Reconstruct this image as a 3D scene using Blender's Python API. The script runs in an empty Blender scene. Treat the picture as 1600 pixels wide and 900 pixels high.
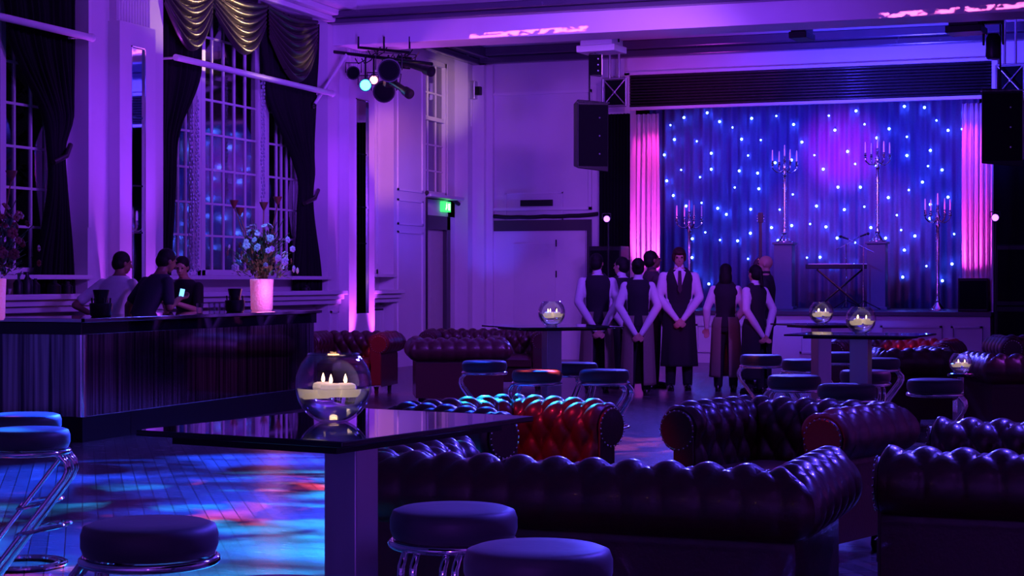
import bpy, math, random
from mathutils import Vector, Matrix, Euler
random.seed(7)
S = bpy.context.scene
COL = S.collection
PI = math.pi
R = math.radians
# ------------------------------------------------------------------ camera
F = 2724.0; HOR = 438.0; CAMZ = 1.40; YAW = R(19.7)
cd = bpy.data.cameras.new('camera'); cam = bpy.data.objects.new('camera', cd); COL.objects.link(cam)
cam.location = (0, 0, CAMZ); cam.rotation_euler = (PI/2, 0, YAW)
cd.sensor_width = 36; cd.lens = F/1600*36; cd.shift_y = (HOR-450)/1600
cd.clip_end = 200
S.camera = cam
S.view_settings.view_transform = 'Standard'; S.view_settings.look = 'None'
S.view_settings.gamma = 1; S.view_settings.use_curve_mapping = False
S.view_settings.exposure = 0.0
w = bpy.data.worlds.new('world'); S.world = w; w.use_nodes = True
w.node_tree.nodes['Background'].inputs[0].default_value = (.03, .02, .08, 1)
w.node_tree.nodes['Background'].inputs[1].default_value = .3

FW = Vector((-math.sin(YAW), math.cos(YAW), 0)); RT = Vector((math.cos(YAW), math.sin(YAW), 0))
CAM = Vector((0, 0, CAMZ))
def ray(px, py): return FW + RT*((px-800)/F) + Vector((0, 0, (HOR-py)/F))
def onX(px, py, X): d = ray(px, py); return CAM + d*(X/d.x)
def onY(px, py, Y): d = ray(px, py); return CAM + d*(Y/d.y)
def atd(px, dep, z=0.0):
    p = FW*dep + RT*((px-800)/F*dep); return Vector((p.x, p.y, z))
def zat(py, dep): return CAMZ + (HOR-py)*dep/F

# ------------------------------------------------------------------ lights
VIO = (.20, .035, 1.0); BLU = (.04, .05, 1.0); MAG = (1.0, .05, .75); PUR = (.42, .06, 1.0)
def spot(name, loc, target, col, energy, angle=60, blend=.6, size=.08, gobo=None):
    l = bpy.data.lights.new(name, 'SPOT'); o = bpy.data.objects.new(name, l); COL.objects.link(o)
    o.location = loc; d = Vector(target)-Vector(loc); o.rotation_euler = d.to_track_quat('-Z', 'Y').to_euler()
    l.color = col; l.energy = energy; l.spot_size = R(angle); l.spot_blend = blend; l.shadow_soft_size = size
    if gobo:
        sc, lo, hi, stretch, seed = gobo[:5]
        l.use_nodes = True; nt = l.node_tree; em = nt.nodes['Emission']
        tc = nt.nodes.new('ShaderNodeTexCoord'); sep = nt.nodes.new('ShaderNodeSeparateXYZ')
        dx = nt.nodes.new('ShaderNodeMath'); dx.operation = 'DIVIDE'; dy = nt.nodes.new('ShaderNodeMath'); dy.operation = 'DIVIDE'
        cmb = nt.nodes.new('ShaderNodeCombineXYZ'); mp = nt.nodes.new('ShaderNodeMapping')
        mp.inputs['Scale'].default_value = (stretch[0], stretch[1], 1); mp.inputs['Rotation'].default_value = (0, 0, stretch[2])
        no = nt.nodes.new('ShaderNodeTexNoise'); no.inputs['Scale'].default_value = sc; no.inputs['Detail'].default_value = 3
        no.noise_dimensions = '4D'; no.inputs['W'].default_value = seed; no.inputs['Distortion'].default_value = .6
        cr = nt.nodes.new('ShaderNodeValToRGB'); cr.color_ramp.elements[0].position = lo; cr.color_ramp.elements[1].position = hi
        L = nt.links.new
        L(tc.outputs['Normal'], sep.inputs[0]); L(sep.outputs[0], dx.inputs[0]); L(sep.outputs[2], dx.inputs[1])
        L(sep.outputs[1], dy.inputs[0]); L(sep.outputs[2], dy.inputs[1]); L(dx.outputs[0], cmb.inputs[0]); L(dy.outputs[0], cmb.inputs[1])
        L(cmb.outputs[0], mp.inputs[0]); L(mp.outputs[0], no.inputs['Vector']); L(no.outputs[0], cr.inputs[0]); L(cr.outputs[0], em.inputs['Strength'])
        if len(gobo) > 5:                     # a slit gobo: keep only a narrow band
            ab = nt.nodes.new('ShaderNodeMath'); ab.operation = 'ABSOLUTE'; lt = nt.nodes.new('ShaderNodeMath'); lt.operation = 'LESS_THAN'; lt.inputs[1].default_value = gobo[5]
            mu = nt.nodes.new('ShaderNodeMath'); mu.operation = 'MULTIPLY'
            L(dy.outputs[0], ab.inputs[0]); L(ab.outputs[0], lt.inputs[0]); L(lt.outputs[0], mu.inputs[0]); L(cr.outputs[0], mu.inputs[1]); L(mu.outputs[0], em.inputs['Strength'])
    return o
def point(name, loc, col, energy, size=.1):
    l = bpy.data.lights.new(name, 'POINT'); o = bpy.data.objects.new(name, l); COL.objects.link(o)
    o.location = loc; l.color = col; l.energy = energy; l.shadow_soft_size = size; return o

# general wash and accent spots, no fixtures modelled for them
spot('wash_walls', (-1.0, 15.0, 4.9), (-11.2, 22.0, 2.6), (.22, .045, .85), 1900, 95, .8, .3)
spot('wash_walls_near', (-2.0, 12.0, 4.9), (-11.2, 16.5, 2.8), (.22, .045, .9), 650, 80, .8, .3)
spot('wash_stage_wall', (-5.0, 20.5, 4.6), (-9.8, 29.4, 2.7), (.40, .11, .75), 700, 70, .8, .3)
spot('wash_blue_front', (-5.0, 22.3, 4.75), (-2.4, 6.0, .4), (.07, .07, 1.0), 3600, 90, .8, .25)
spot('wash_blue_top', (.3, 10.6, 5.2), (-.6, 5.2, .6), (.09, .05, 1.0), 2300, 90, .8, .2)
spot('wash_ceiling', (-7.0, 17.0, 3.0), (-8.5, 22.2, 5.5), (.22, .04, 1.0), 1500, 110, .9, .4)
spot('wash_header', (-3.6, 26.6, 3.4), (-3.6, 29.4, 5.3), (.05, .035, 1.0), 1500, 110, .8, .3)
spot('wash_header_pink', (-7.4, 26.8, 3.6), (-7.2, 29.0, 5.3), (.7, .05, 1.0), 110, 70, .9, .3)
spot('wash_pink_beam', (-9.6, 22.6, 3.2), (-9.4, 23.9, 4.85), (1.0, .16, 1.0), 60, 80, .9, .15)
spot('wash_beam', (-5.0, 17.5, 3.0), (-5.0, 23.4, 5.0), (.24, .04, .95), 420, 110, .9, .3)
spot('red_side', atd(330, 8.2, 3.1), atd(905, 9.3, .5), (1.0, .02, .10), 260, 20, .7, .05)
spot('red_side_two', atd(560, 7.4, 3.0), atd(1290, 8.7, .55), (1.0, .02, .14), 130, 13, .7, .05)
spot('red_side_rear', (-9.0, 16.0, 3.3), atd(600, 21.4, .45), (1.0, .03, .03), 520, 13, .5, .06)
spot('red_stage_side', (-4.5, 16.0, 3.0), atd(1450, 19.0, .5), (1.0, .02, .12), 900, 13, .6, .06)
spot('wash_rear', (0, 4.0, 4.6), (1.5, -5.0, 1.6), (.34, .06, 1.0), 1800, 120, .8, .4)  # added to brighten the unseen rear wall for reflections in chrome and post
spot('gobo_right', (2.0, 16.5, 4.9), atd(1480, 13.4), (.45, .05, 1.0), 1500, 34, .6, .03, (6, .44, .6, (1, 1.6, .3), 12.0))
spot('post_violet', atd(60, 1.6, 1.3), atd(549, 4.1, .5), (.30, .05, 1.0), 80, 26, .8, .1)  # added spot that only brightens the foreground table post
spot('wash_right', (1.5, 12.0, 4.6), (9.0, 12.0, 1.8), (.26, .06, 1.0), 1300, 120, .8, .4)  # right wall washes, added so metal and mirrors have something lit to reflect
spot('wash_far_right', (2.0, 20.0, 4.6), (9.0, 21.0, 1.8), (.5, .06, .8), 700, 110, .8, .4)
spot('blue_flowers', (-8.4, 15.2, 4.6), (-8.95, 17.0, 1.6), (.10, .35, 1.0), 420, 16, .8, .05)
spot('pilaster_band', (-8.6, 15.4, 3.4), (-11.2, 17.15, 3.0), (.22, .02, 1.0), 120, 40, .9, .1)
spot('pilaster_band', (-9.2, 22.3, 3.0), (-11.2, 23.4, 3.0), (.30, .02, 1.0), 90, 34, .9, .1)
spot('stage_front_blue', (-4.8, 26.2, 4.6), (-4.9, 31, 1.5), (.06, .05, 1.0), 1100, 60, .8, .1)
spot('red_side_right', (-2.0, 13.0, 3.8), (2.2, 14.6, .5), (1.0, .02, .15), 520, 44, .6, .06)
spot('red_staff', (-4.4, 18.6, .8), (-5.0, 20.9, 1.1), (1.0, .05, .12), 30, 40, .8, .05)
# patterned moving-head beams on the dance floor
spot('gobo_blue', (-5.6, 15.5, 4.9), atd(320, 11.2), (.010, .06, 1.0), 42000, 44, .35, .02, (7, .42, .62, (.8, 1.5, .8), 2.0))
spot('gobo_cyan', (-6.3, 15.6, 4.9), atd(440, 10.2), (.01, .36, 1.0), 38000, 32, .5, .02, (11, .50, .64, (.7, 1.6, .9), 5.0))
spot('gobo_red', (-3.6, 15.0, 4.9), atd(420, 10.2), (1.0, .08, .10), 30000, 34, .4, .02, (7, .57, .62, (.8, 1.8, .6), 9.0))
spot('gobo_far', (-3.0, 14.0, 4.9), atd(985, 15.0), (1.0, .14, .25), 2600, 30, .5, .02, (8, .48, .60, (1, 2, .1), 3.0))
spot('gobo_gap', (-.5, 11.0, 4.9), atd(1338, 6.6), (.10, .08, 1.0), 900, 12, .5, .02)
# ribbon patterns thrown on the beam
spot('gobo_beam_left', (-8.3, 19.6, 3.4), (-8.15, 23.4, 4.925), (1.0, .16, .55), 3400, 25, .1, .01, (26, .46, .50, (1, 3, 0), 1.0, .0075))
spot('gobo_beam_right', (-2.5, 19.6, 3.4), (-2.25, 23.4, 4.93), (1.0, .16, .55), 3400, 27, .1, .01, (26, .46, .50, (1, 3, 0), 4.0, .0075))
# warm pin spots on drapes and the far corner window
spot('warm_swag', (-9.55, 23.1, 4.3), (-11.15, 20.9, 4.75), (1.0, .62, .30), 900, 30, .9, .04)
spot('warm_swag_end', (-9.7, 23.2, 4.2), (-11.15, 22.3, 4.7), (1.0, .62, .30), 420, 24, .9, .04)
spot('warm_swag_near', (-9.5, 22.9, 4.3), (-11.15, 19.0, 4.7), (1.0, .62, .35), 600, 16, .9, .04)
spot('warm_corner', (-9.6, 26.4, 4.4), (-11.45, 28.3, 4.6), (1.0, .62, .34), 120, 36, .8, .05)
spot('warm_reveal', (-9.4, 22.0, 3.6), (-11.3, 25.7, 3.4), (1.0, .30, .42), 330, 26, .8, .05)
spot('blue_corner', (-10.4, 28.6, .4), (-11.1, 29.3, 3.6), (.05, .05, 1.0), 120, 50, .8, .05)
spot('blue_panel', (-9.0, 25.2, 2.6), (-11.2, 26.3, 2.6), (.06, .04, 1.0), 90, 60, .8, .1)

# ------------------------------------------------------------------ materials
def mat(name, col, rough=.6, metal=0.0, nscale=12, var=.12, bump=0.0, coat=0.0, emit=None, estr=0, stretch=(1, 1, 1), rvar=.06, spec=.5, trans=0, alpha=1, sheen=0):
    m = bpy.data.materials.new(name); m.use_nodes = True; nt = m.node_tree; b = nt.nodes['Principled BSDF']; L = nt.links.new
    tc = nt.nodes.new('ShaderNodeTexCoord'); mp = nt.nodes.new('ShaderNodeMapping'); mp.inputs['Scale'].default_value = stretch
    no = nt.nodes.new('ShaderNodeTexNoise'); no.inputs['Scale'].default_value = nscale; no.inputs['Detail'].default_value = 4
    L(tc.outputs['Object'], mp.inputs[0]); L(mp.outputs[0], no.inputs['Vector'])
    mx = nt.nodes.new('ShaderNodeMix'); mx.data_type = 'RGBA'
    mx.inputs[6].default_value = tuple(c*(1-var) for c in col)+(1,); mx.inputs[7].default_value = tuple(min(1, c*(1+var)) for c in col)+(1,)
    L(no.outputs[0], mx.inputs[0]); L(mx.outputs[2], b.inputs['Base Color'])
    mr = nt.nodes.new('ShaderNodeMapRange'); mr.inputs[3].default_value = max(0, rough-rvar); mr.inputs[4].default_value = min(1, rough+rvar)
    L(no.outputs[0], mr.inputs[0]); L(mr.outputs[0], b.inputs['Roughness'])
    b.inputs['Metallic'].default_value = metal; b.inputs['Coat Weight'].default_value = coat; b.inputs['Specular IOR Level'].default_value = spec
    b.inputs['Transmission Weight'].default_value = trans; b.inputs['Sheen Weight'].default_value = sheen
    if emit: b.inputs['Emission Color'].default_value = emit+(1,); b.inputs['Emission Strength'].default_value = estr
    if bump:
        bp = nt.nodes.new('ShaderNodeBump'); bp.inputs['Strength'].default_value = bump; bp.inputs['Distance'].default_value = .01
        L(no.outputs[0], bp.inputs['Height']); L(bp.outputs[0], b.inputs['Normal'])
    return m
M = {}
M['wall'] = mat('painted_plaster', (.62, .58, .60), .55, nscale=3, var=.05, bump=.05)
M['trim'] = mat('painted_trim', (.66, .62, .64), .4, nscale=5, var=.04)
M['dark_trim'] = mat('dark_painted_wood', (.05, .045, .05), .35, nscale=6)
M['ceil'] = mat('ceiling_plaster', (.55, .52, .56), .45, nscale=2, var=.06)
M['cornice'] = mat('dark_cornice', (.06, .05, .08), .25, nscale=4)
M['leather'] = mat('oxblood_leather', (.062, .011, .014), .36, nscale=60, var=.25, bump=.12, coat=.25)
M['wood_dark'] = mat('dark_stained_wood', (.03, .015, .01), .35, nscale=8, stretch=(1, 8, 1))
M['chrome'] = mat('chrome', (.85, .85, .88), .08, 1.0, var=.02, rvar=.02)
M['brushed'] = mat('brushed_steel', (.55, .53, .58), .36, 1.0, nscale=30, var=.06, stretch=(1, 1, .1))
M['silver'] = mat('silver_plate', (.8, .78, .82), .18, 1.0, var=.03)
M['black_vinyl'] = mat('black_vinyl', (.05, .05, .06), .5, nscale=40, bump=.05, sheen=.2)
M['black_metal'] = mat('black_metal', (.006, .006, .008), .42, nscale=20, var=.2, spec=.3)
M['black_fabric'] = mat('black_fabric', (.004, .004, .006), .9, nscale=50, var=.3, bump=.2, spec=.15)
M['curtain'] = mat('charcoal_drape', (.008, .007, .008), .85, spec=.2, nscale=25, var=.2)
M['satin'] = mat('black_bronze_satin', (.055, .045, .04), .30, .45, nscale=8, var=.05)
M['pink_drape'] = mat('pale_drape', (.75, .62, .70), .6, nscale=14, var=.06)
M['starcloth'] = mat('star_cloth', (.09, .09, .22), .8, nscale=30, var=.2)
M['glass_black'] = mat('black_glass', (.004, .004, .008), .03, nscale=3, var=.1, rvar=.01, spec=.75)
M['mirror'] = mat('mirror', (.82, .82, .86), .02, 1.0, var=.01, rvar=.01)
M['wax'] = mat('candle_wax', (.8, .74, .68), .4, nscale=10, var=.04, emit=(1, .68, .42), estr=.45)  # emission stands in for flame light scattered inside the wax
M['wax_far'] = mat('pale_taper_wax', (.85, .75, .72), .4, nscale=10, var=.04)
M['flame'] = mat('flame', (1, .7, .3), .5, emit=(1.0, .62, .30), estr=7)
M['shirt'] = mat('white_cotton', (.72, .70, .74), .8, nscale=35, var=.08, bump=.1)
M['black_cloth'] = mat('black_wool', (.012, .011, .016), .85, nscale=60, var=.3)
M['grey_cloth'] = mat('khaki_twill', (.20, .17, .13), .85, nscale=60, var=.15)
M['stripe'] = mat('brown_pinstripe', (.05, .03, .035), .8, nscale=60)
M['hair'] = mat('dark_hair', (.006, .004, .004), .65, spec=.25, nscale=70, var=.4, bump=.5, stretch=(1, 1, .2))
M['hair_red'] = mat('auburn_hair', (.035, .012, .008), .65, spec=.25, nscale=70, var=.4, bump=.5, stretch=(1, 1, .2))
M['skin'] = mat('skin', (.52, .30, .21), .5, nscale=20, var=.06)
M['skin_dark'] = mat('brown_skin', (.20, .10, .065), .5, nscale=20, var=.06)
M['shoe'] = mat('black_shoe_leather', (.012, .01, .01), .25, nscale=20)
M['plastic_white'] = mat('off_white_plastic', (.6, .6, .62), .4, nscale=20, var=.03)
M['leaf'] = mat('leaf', (.07, .12, .05), .5, nscale=20, var=.35)
M['petal'] = mat('pale_petal', (.6, .55, .7), .5, nscale=20, var=.15)
M['petal_red'] = mat('russet_petal', (.28, .05, .05), .5, nscale=20, var=.2)
M['pedestal'] = mat('painted_pedestal', (.07, .07, .12), .5, nscale=8)
M['rubber'] = mat('black_rubber', (.01, .01, .01), .7)
M['led'] = mat('led_star', (.4, .6, 1), .4, emit=(.05, .13, 1.0), estr=70)
M['exit'] = mat('exit_green', (.02, .4, .08), .4, emit=(.05, .9, .16), estr=1.3)
M['exit_w'] = mat('exit_pictogram', (.6, .8, .5), .4, emit=(.7, 1, .5), estr=1.6)
M['lens_cyan'] = mat('lens_cyan', (0, .4, 1), .3, emit=(.02, .45, 1.0), estr=18)
M['lens_pink'] = mat('lens_pink', (1, .2, .3), .3, emit=(1, .25, .35), estr=5)
M['lens_violet'] = mat('lens_violet', (.4, .2, 1), .3, emit=(.50, .16, 1.0), estr=3.5)
M['lens_off'] = mat('unlit_lens', (.01, .01, .015), .3, spec=.3)
M['ice_glass'] = mat('lit_frosted_glass', (.8, .55, .75), .35, nscale=45, var=.3, bump=.6, emit=(1, .16, .55), estr=.32)
M['amber_glass'] = mat('lit_amber_glass', (.8, .4, .2), .35, nscale=45, var=.3, emit=(1, .28, .05), estr=1.2)

def glassy(name, ior, tint=(1, 1, 1), rough=0.0):
    m = bpy.data.materials.new(name); m.use_nodes = True; nt = m.node_tree; b = nt.nodes['Principled BSDF']
    no = nt.nodes.new('ShaderNodeTexNoise'); no.inputs['Scale'].default_value = 4
    bp = nt.nodes.new('ShaderNodeBump'); bp.inputs['Strength'].default_value = .03; nt.links.new(no.outputs[0], bp.inputs['Height']); nt.links.new(bp.outputs[0], b.inputs['Normal'])
    b.inputs['Base Color'].default_value = tint+(1,); b.inputs['Transmission Weight'].default_value = 1; b.inputs['Roughness'].default_value = rough; b.inputs['IOR'].default_value = ior
    return m
M['glass'] = glassy('clear_glass', 1.45)
M['water'] = glassy('water', 1.33, (.85, .88, 1))
def thinglass(name, col, fac, rough=.02):
    m = bpy.data.materials.new(name); m.use_nodes = True; nt = m.node_tree; nt.nodes.clear(); L = nt.links.new
    out = nt.nodes.new('ShaderNodeOutputMaterial'); mx = nt.nodes.new('ShaderNodeMixShader'); tr = nt.nodes.new('ShaderNodeBsdfTransparent')
    gl = nt.nodes.new('ShaderNodeBsdfGlossy'); fr = nt.nodes.new('ShaderNodeLayerWeight'); fr.inputs[0].default_value = fac
    no = nt.nodes.new('ShaderNodeTexNoise'); no.inputs['Scale'].default_value = 3; bp = nt.nodes.new('ShaderNodeBump'); bp.inputs['Strength'].default_value = .1
    L(no.outputs[0], bp.inputs['Height']); L(bp.outputs[0], gl.inputs['Normal'])
    tr.inputs[0].default_value = col+(1,); gl.inputs['Roughness'].default_value = rough
    L(fr.outputs['Facing'], mx.inputs[0]); L(tr.outputs[0], mx.inputs[1]); L(gl.outputs[0], mx.inputs[2]); L(mx.outputs[0], out.inputs[0])
    return m
M['thin_glass'] = thinglass('thin_glass', (.9, .9, .95), .35)
M['bowl_glass'] = thinglass('bowl_glass', (.97, .97, .99), .20, .01)
M['pane'] = thinglass('window_pane', (.35, .33, .4), .25, .06)
M['bead'] = mat('crystal_bead', (.75, .78, .95), .22, .7, nscale=9, var=.1)

def floor_mat():
    m = bpy.data.materials.new('dark_polished_boards'); m.use_nodes = True; nt = m.node_tree; b = nt.nodes['Principled BSDF']; L = nt.links.new
    tc = nt.nodes.new('ShaderNodeTexCoord'); br = nt.nodes.new('ShaderNodeTexBrick'); mp = nt.nodes.new('ShaderNodeMapping')
    mp.inputs['Rotation'].default_value = (0, 0, PI/4+.2)
    br.inputs['Scale'].default_value = 1.0; br.inputs['Brick Width'].default_value = 1.1; br.inputs['Row Height'].default_value = .09; br.inputs['Mortar Size'].default_value = .003
    br.inputs['Color1'].default_value = (.10, .09, .10, 1); br.inputs['Color2'].default_value = (.19, .17, .18, 1); br.inputs['Mortar'].default_value = (.02, .015, .01, 1)
    no = nt.nodes.new('ShaderNodeTexNoise'); mp2 = nt.nodes.new('ShaderNodeMapping'); mp2.inputs['Rotation'].default_value = (0, 0, PI/4+.2); mp2.inputs['Scale'].default_value = (2, 30, 1)
    no.inputs['Scale'].default_value = 2.5; no.inputs['Detail'].default_value = 6
    mx = nt.nodes.new('ShaderNodeMix'); mx.data_type = 'RGBA'; mx.blend_type = 'MULTIPLY'; mx.inputs[0].default_value = .7
    L(tc.outputs['Object'], mp.inputs[0]); L(mp.outputs[0], br.inputs['Vector']); L(tc.outputs['Object'], mp2.inputs[0]); L(mp2.outputs[0], no.inputs['Vector'])
    L(br.outputs[0], mx.inputs[6]); L(no.outputs[0], mx.inputs[7]); L(mx.outputs[2], b.inputs['Base Color'])
    mr = nt.nodes.new('ShaderNodeMapRange'); mr.inputs[3].default_value = .14; mr.inputs[4].default_value = .34; L(no.outputs[0], mr.inputs[0]); L(mr.outputs[0], b.inputs['Roughness'])
    bp = nt.nodes.new('ShaderNodeBump'); bp.inputs['Strength'].default_value = .5; bp.inputs['Distance'].default_value = .004; L(no.outputs[0], bp.inputs['Height']); L(bp.outputs[0], b.inputs['Normal'])
    return m
M['floor'] = floor_mat()
def bar_mirror():
    m = bpy.data.materials.new('ribbed_bar_mirror'); m.use_nodes = True; nt = m.node_tree; b = nt.nodes['Principled BSDF']; L = nt.links.new
    tc = nt.nodes.new('ShaderNodeTexCoord'); mp = nt.nodes.new('ShaderNodeMapping'); mp.inputs['Scale'].default_value = (26, 26, .6)
    no = nt.nodes.new('ShaderNodeTexNoise'); no.inputs['Scale'].default_value = 1.0; no.inputs['Detail'].default_value = 5
    L(tc.outputs['Object'], mp.inputs[0]); L(mp.outputs[0], no.inputs['Vector'])
    cr = nt.nodes.new('ShaderNodeValToRGB'); cr.color_ramp.elements[0].position = .35; cr.color_ramp.elements[0].color = (.10, .09, .12, 1); cr.color_ramp.elements[1].position = .7; cr.color_ramp.elements[1].color = (.85, .82, .88, 1)
    L(no.outputs[0], cr.inputs[0]); L(cr.outputs[0], b.inputs['Base Color'])
    b.inputs['Metallic'].default_value = 1; b.inputs['Roughness'].default_value = .09
    bp = nt.nodes.new('ShaderNodeBump'); bp.inputs['Strength'].default_value = .12; bp.inputs['Distance'].default_value = .004; L(no.outputs[0], bp.inputs['Height']); L(bp.outputs[0], b.inputs['Normal'])
    return m
M['bar_mirror'] = bar_mirror()

# ------------------------------------------------------------------ mesh helpers
def frame_of(d):
    d = d.normalized(); a = Vector((0, 0, 1)) if abs(d.z) < .9 else Vector((1, 0, 0))
    x = d.cross(a).normalized(); return x, x.cross(d).normalized()
class MB:
    def __init__(s): s.v = []; s.f = []
    def add(s, vs, fs):
        k = len(s.v); s.v += [tuple(p) for p in vs]; s.f += [tuple(i+k for i in f) for f in fs]; return s
    def box(s, a, b, m=None):
        x0, y0, z0 = a; x1, y1, z1 = b
        x0, x1 = min(x0, x1), max(x0, x1); y0, y1 = min(y0, y1), max(y0, y1); z0, z1 = min(z0, z1), max(z0, z1)
        vs = [Vector(p) for p in ((x0, y0, z0), (x1, y0, z0), (x1, y1, z0), (x0, y1, z0), (x0, y0, z1), (x1, y0, z1), (x1, y1, z1), (x0, y1, z1))]
        if m: vs = [m @ p for p in vs]
        return s.add(vs, [(0, 3, 2, 1), (4, 5, 6, 7), (0, 1, 5, 4), (1, 2, 6, 5), (2, 3, 7, 6), (3, 0, 4, 7)])
    def rings(s, rings, close=True, cap=True):
        k = len(s.v); n = len(rings[0])
        for r in rings: s.v += [tuple(p) for p in r]
        for i in range(len(rings)-1):
            for j in range(n if close else n-1):
                a = k+i*n+j; b = k+i*n+(j+1) % n; s.f.append((a, b, b+n, a+n))
        if cap and close:
            s.f.append(tuple(k+j for j in range(n))[::-1]); s.f.append(tuple(k+(len(rings)-1)*n+j for j in range(n)))
        return s
    def tube(s, pts, r, n=10, closed=False):
        pts = [Vector(p) for p in pts]; rs = r if isinstance(r, (list, tuple)) else [r]*len(pts); out = []; N = len(pts); px = None
        for i, p in enumerate(pts):
            if closed: d = pts[(i+1) % N]-pts[i-1]
            else: d = pts[min(i+1, N-1)]-pts[max(i-1, 0)]
            d = d.normalized() if d.length > 1e-9 else Vector((0, 0, 1))
            if px is None: x, y = frame_of(d)
            else: x = (px-d*px.dot(d)); x = x.normalized() if x.length > 1e-6 else frame_of(d)[0]; y = x.cross(d).normalized()
            px = x
            out.append([p+(x*math.cos(t)+y*math.sin(t))*rs[i] for t in [2*PI*j/n for j in range(n)]])
        if closed: out.append(out[0]); return s.rings(out, cap=False)
        return s.rings(out)
    def lathe(s, prof, n=24, c=(0, 0, 0), cap=True):
        c = Vector(c); return s.rings([[c+Vector((r*math.cos(2*PI*j/n), r*math.sin(2*PI*j/n), z)) for j in range(n)] for r, z in prof], cap=cap)
    def cyl(s, c0, c1, r0, r1=None, n=16):
        return s.tube([c0, c1], [r0, r0 if r1 is None else r1], n)
    def ell(s, c, r, rot=None, nu=16, nv=10):
        c = Vector(c); k = len(s.v); m = rot.to_matrix() if rot else None; vs = []
        for i in range(1, nv):
            t = PI*i/nv
            for j in range(nu):
                a = 2*PI*j/nu; p = Vector((r[0]*math.sin(t)*math.cos(a), r[1]*math.sin(t)*math.sin(a), r[2]*math.cos(t)))
                vs.append(c+(m @ p if m else p))
        top = Vector((0, 0, r[2])); bot = Vector((0, 0, -r[2])); vs += [c+(m @ top if m else top), c+(m @ bot if m else bot)]
        fs = []
        for i in range(nv-2):
            for j in range(nu): a = i*nu+j; b = i*nu+(j+1) % nu; fs.append((a, a+nu, b+nu, b))
        T = (nv-1)*nu; B = T+1
        for j in range(nu): fs.append((T, j, (j+1) % nu)); fs.append((B, (nv-2)*nu+(j+1) % nu, (nv-2)*nu+j))
        return s.add(vs, fs)
    def cap(s, p0, r0, p1, r1, n=12):      # tapered capsule
        s.tube([p0, p1], [r0, r1], n); s.ell(p0, (r0, r0, r0), None, n, 8); s.ell(p1, (r1, r1, r1), None, n, 8); return s
    def grid(s, nu, nv, fn):
        vs = [fn(i/(nu-1), j/(nv-1)) for j in range(nv) for i in range(nu)]
        return s.add(vs, [(j*nu+i, j*nu+i+1, (j+1)*nu+i+1, (j+1)*nu+i) for j in range(nv-1) for i in range(nu-1)])
    def build(s, name, m, parent=None, smooth=True, bevel=0, remesh=0, solid=0, sharp=40):
        me = bpy.data.meshes.new(name); me.from_pydata(s.v, [], s.f); me.validate(); me.update()
        me.materials.append(M[m] if isinstance(m, str) else m)
        if smooth and not remesh:
            for p in me.polygons: p.use_smooth = True
            try: me.set_sharp_from_angle(angle=R(sharp))
            except Exception: pass
        o = bpy.data.objects.new(name, me); COL.objects.link(o)
        if parent: o.parent = parent
        if bevel:
            b = o.modifiers.new('bevel', 'BEVEL'); b.width = bevel; b.segments = 2; b.limit_method = 'ANGLE'; b.angle_limit = R(50)
        if solid:
            b = o.modifiers.new('thickness', 'SOLIDIFY'); b.thickness = solid; b.offset = 0
        if remesh:
            b = o.modifiers.new('skin', 'REMESH'); b.mode = 'VOXEL'; b.voxel_size = remesh; b.use_smooth_shade = True
            b = o.modifiers.new('soften', 'SMOOTH'); b.factor = .5; b.iterations = 3
        return o
def tag(o, label, cat, group=None, kind=None):
    o['label'] = label; o['category'] = cat
    if group: o['group'] = group
    if kind: o['kind'] = kind
    return o
def thing(name, label, cat, loc=(0, 0, 0), rz=0, group=None, scale=1):
    o = bpy.data.objects.new(name, None); COL.objects.link(o); o.location = loc; o.rotation_euler = (0, 0, rz); o.scale = (scale,)*3
    o.empty_display_size = .2
    return tag(o, label, cat, group)
def struct(mb, name, m, **k):
    o = mb.build(name, m, smooth=k.pop('smooth', False), **k); o['kind'] = 'structure'; return o
def dup(root, label=None, loc=None, rz=None, group=None, scale=None):
    r = root.copy(); COL.objects.link(r)
    if loc is not None: r.location = loc
    if rz is not None: r.rotation_euler = (0, 0, rz)
    if label: r['label'] = label
    if group: r['group'] = group
    if scale: r.scale = (scale,)*3
    for ch in list(root.children):
        c = ch.copy(); COL.objects.link(c); c.parent = r
        for g in list(ch.children):
            d = g.copy(); COL.objects.link(d); d.parent = c
    return r

# ------------------------------------------------------------------ the room
WX = -11.2; RX = -11.45; YB = 29.4; ZC = 5.55; XR = 9.0; YR = -5.0
struct(MB().box((-12.2, YR-.2, -.1), (XR+.2, 34, 0)), 'floor', 'floor')
struct(MB().box((-12.2, YR-.2, ZC), (XR+.2, 34, ZC+.15)), 'ceiling', 'ceil')
struct(MB().box((XR, YR, 0), (XR+.2, 34, ZC)), 'wall_right', 'wall')
struct(MB().box((-12.2, YR-.2, 0), (XR, YR, ZC)), 'wall_rear', 'wall')
# left wall: solid piers, recessed bays with openings
lw = MB()
def pier(y0, y1): lw.box((WX, y0, 0), (WX-.8, y1, ZC))
pier(YR, 12.4); pier(17.0, 18.63); pier(23.24, 24.9); pier(25.66, 27.0); pier(28.95, YB+.2)
# below sill and above head of the bays
for y0, y1, zs, zh in ((12.4, 17.0, 1.46, 5.1), (18.63, 23.24, 1.46, 5.1), (24.9, 25.66, 1.5, 5.1)):
    lw.box((RX, y0, 0), (WX-.8, y1, zs)); lw.box((RX, y0, zh), (WX-.8, y1, ZC))
    lw.box((RX+.06, y0, 0), (RX, y1, 1.0))
# corner bay with doorway and a high window
lw.box((RX, 27.0, 2.52), (WX-.8, 28.95, 2.86)); lw.box((RX, 27.0, 5.22), (WX-.8, 28.95, ZC)); lw.box((RX, 28.62, 0), (WX-.8, 28.95, 5.22))
lw.box((RX, 27.0, 0), (WX-.8, 27.12, 5.22))
struct(lw, 'wall_left', 'wall')
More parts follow.
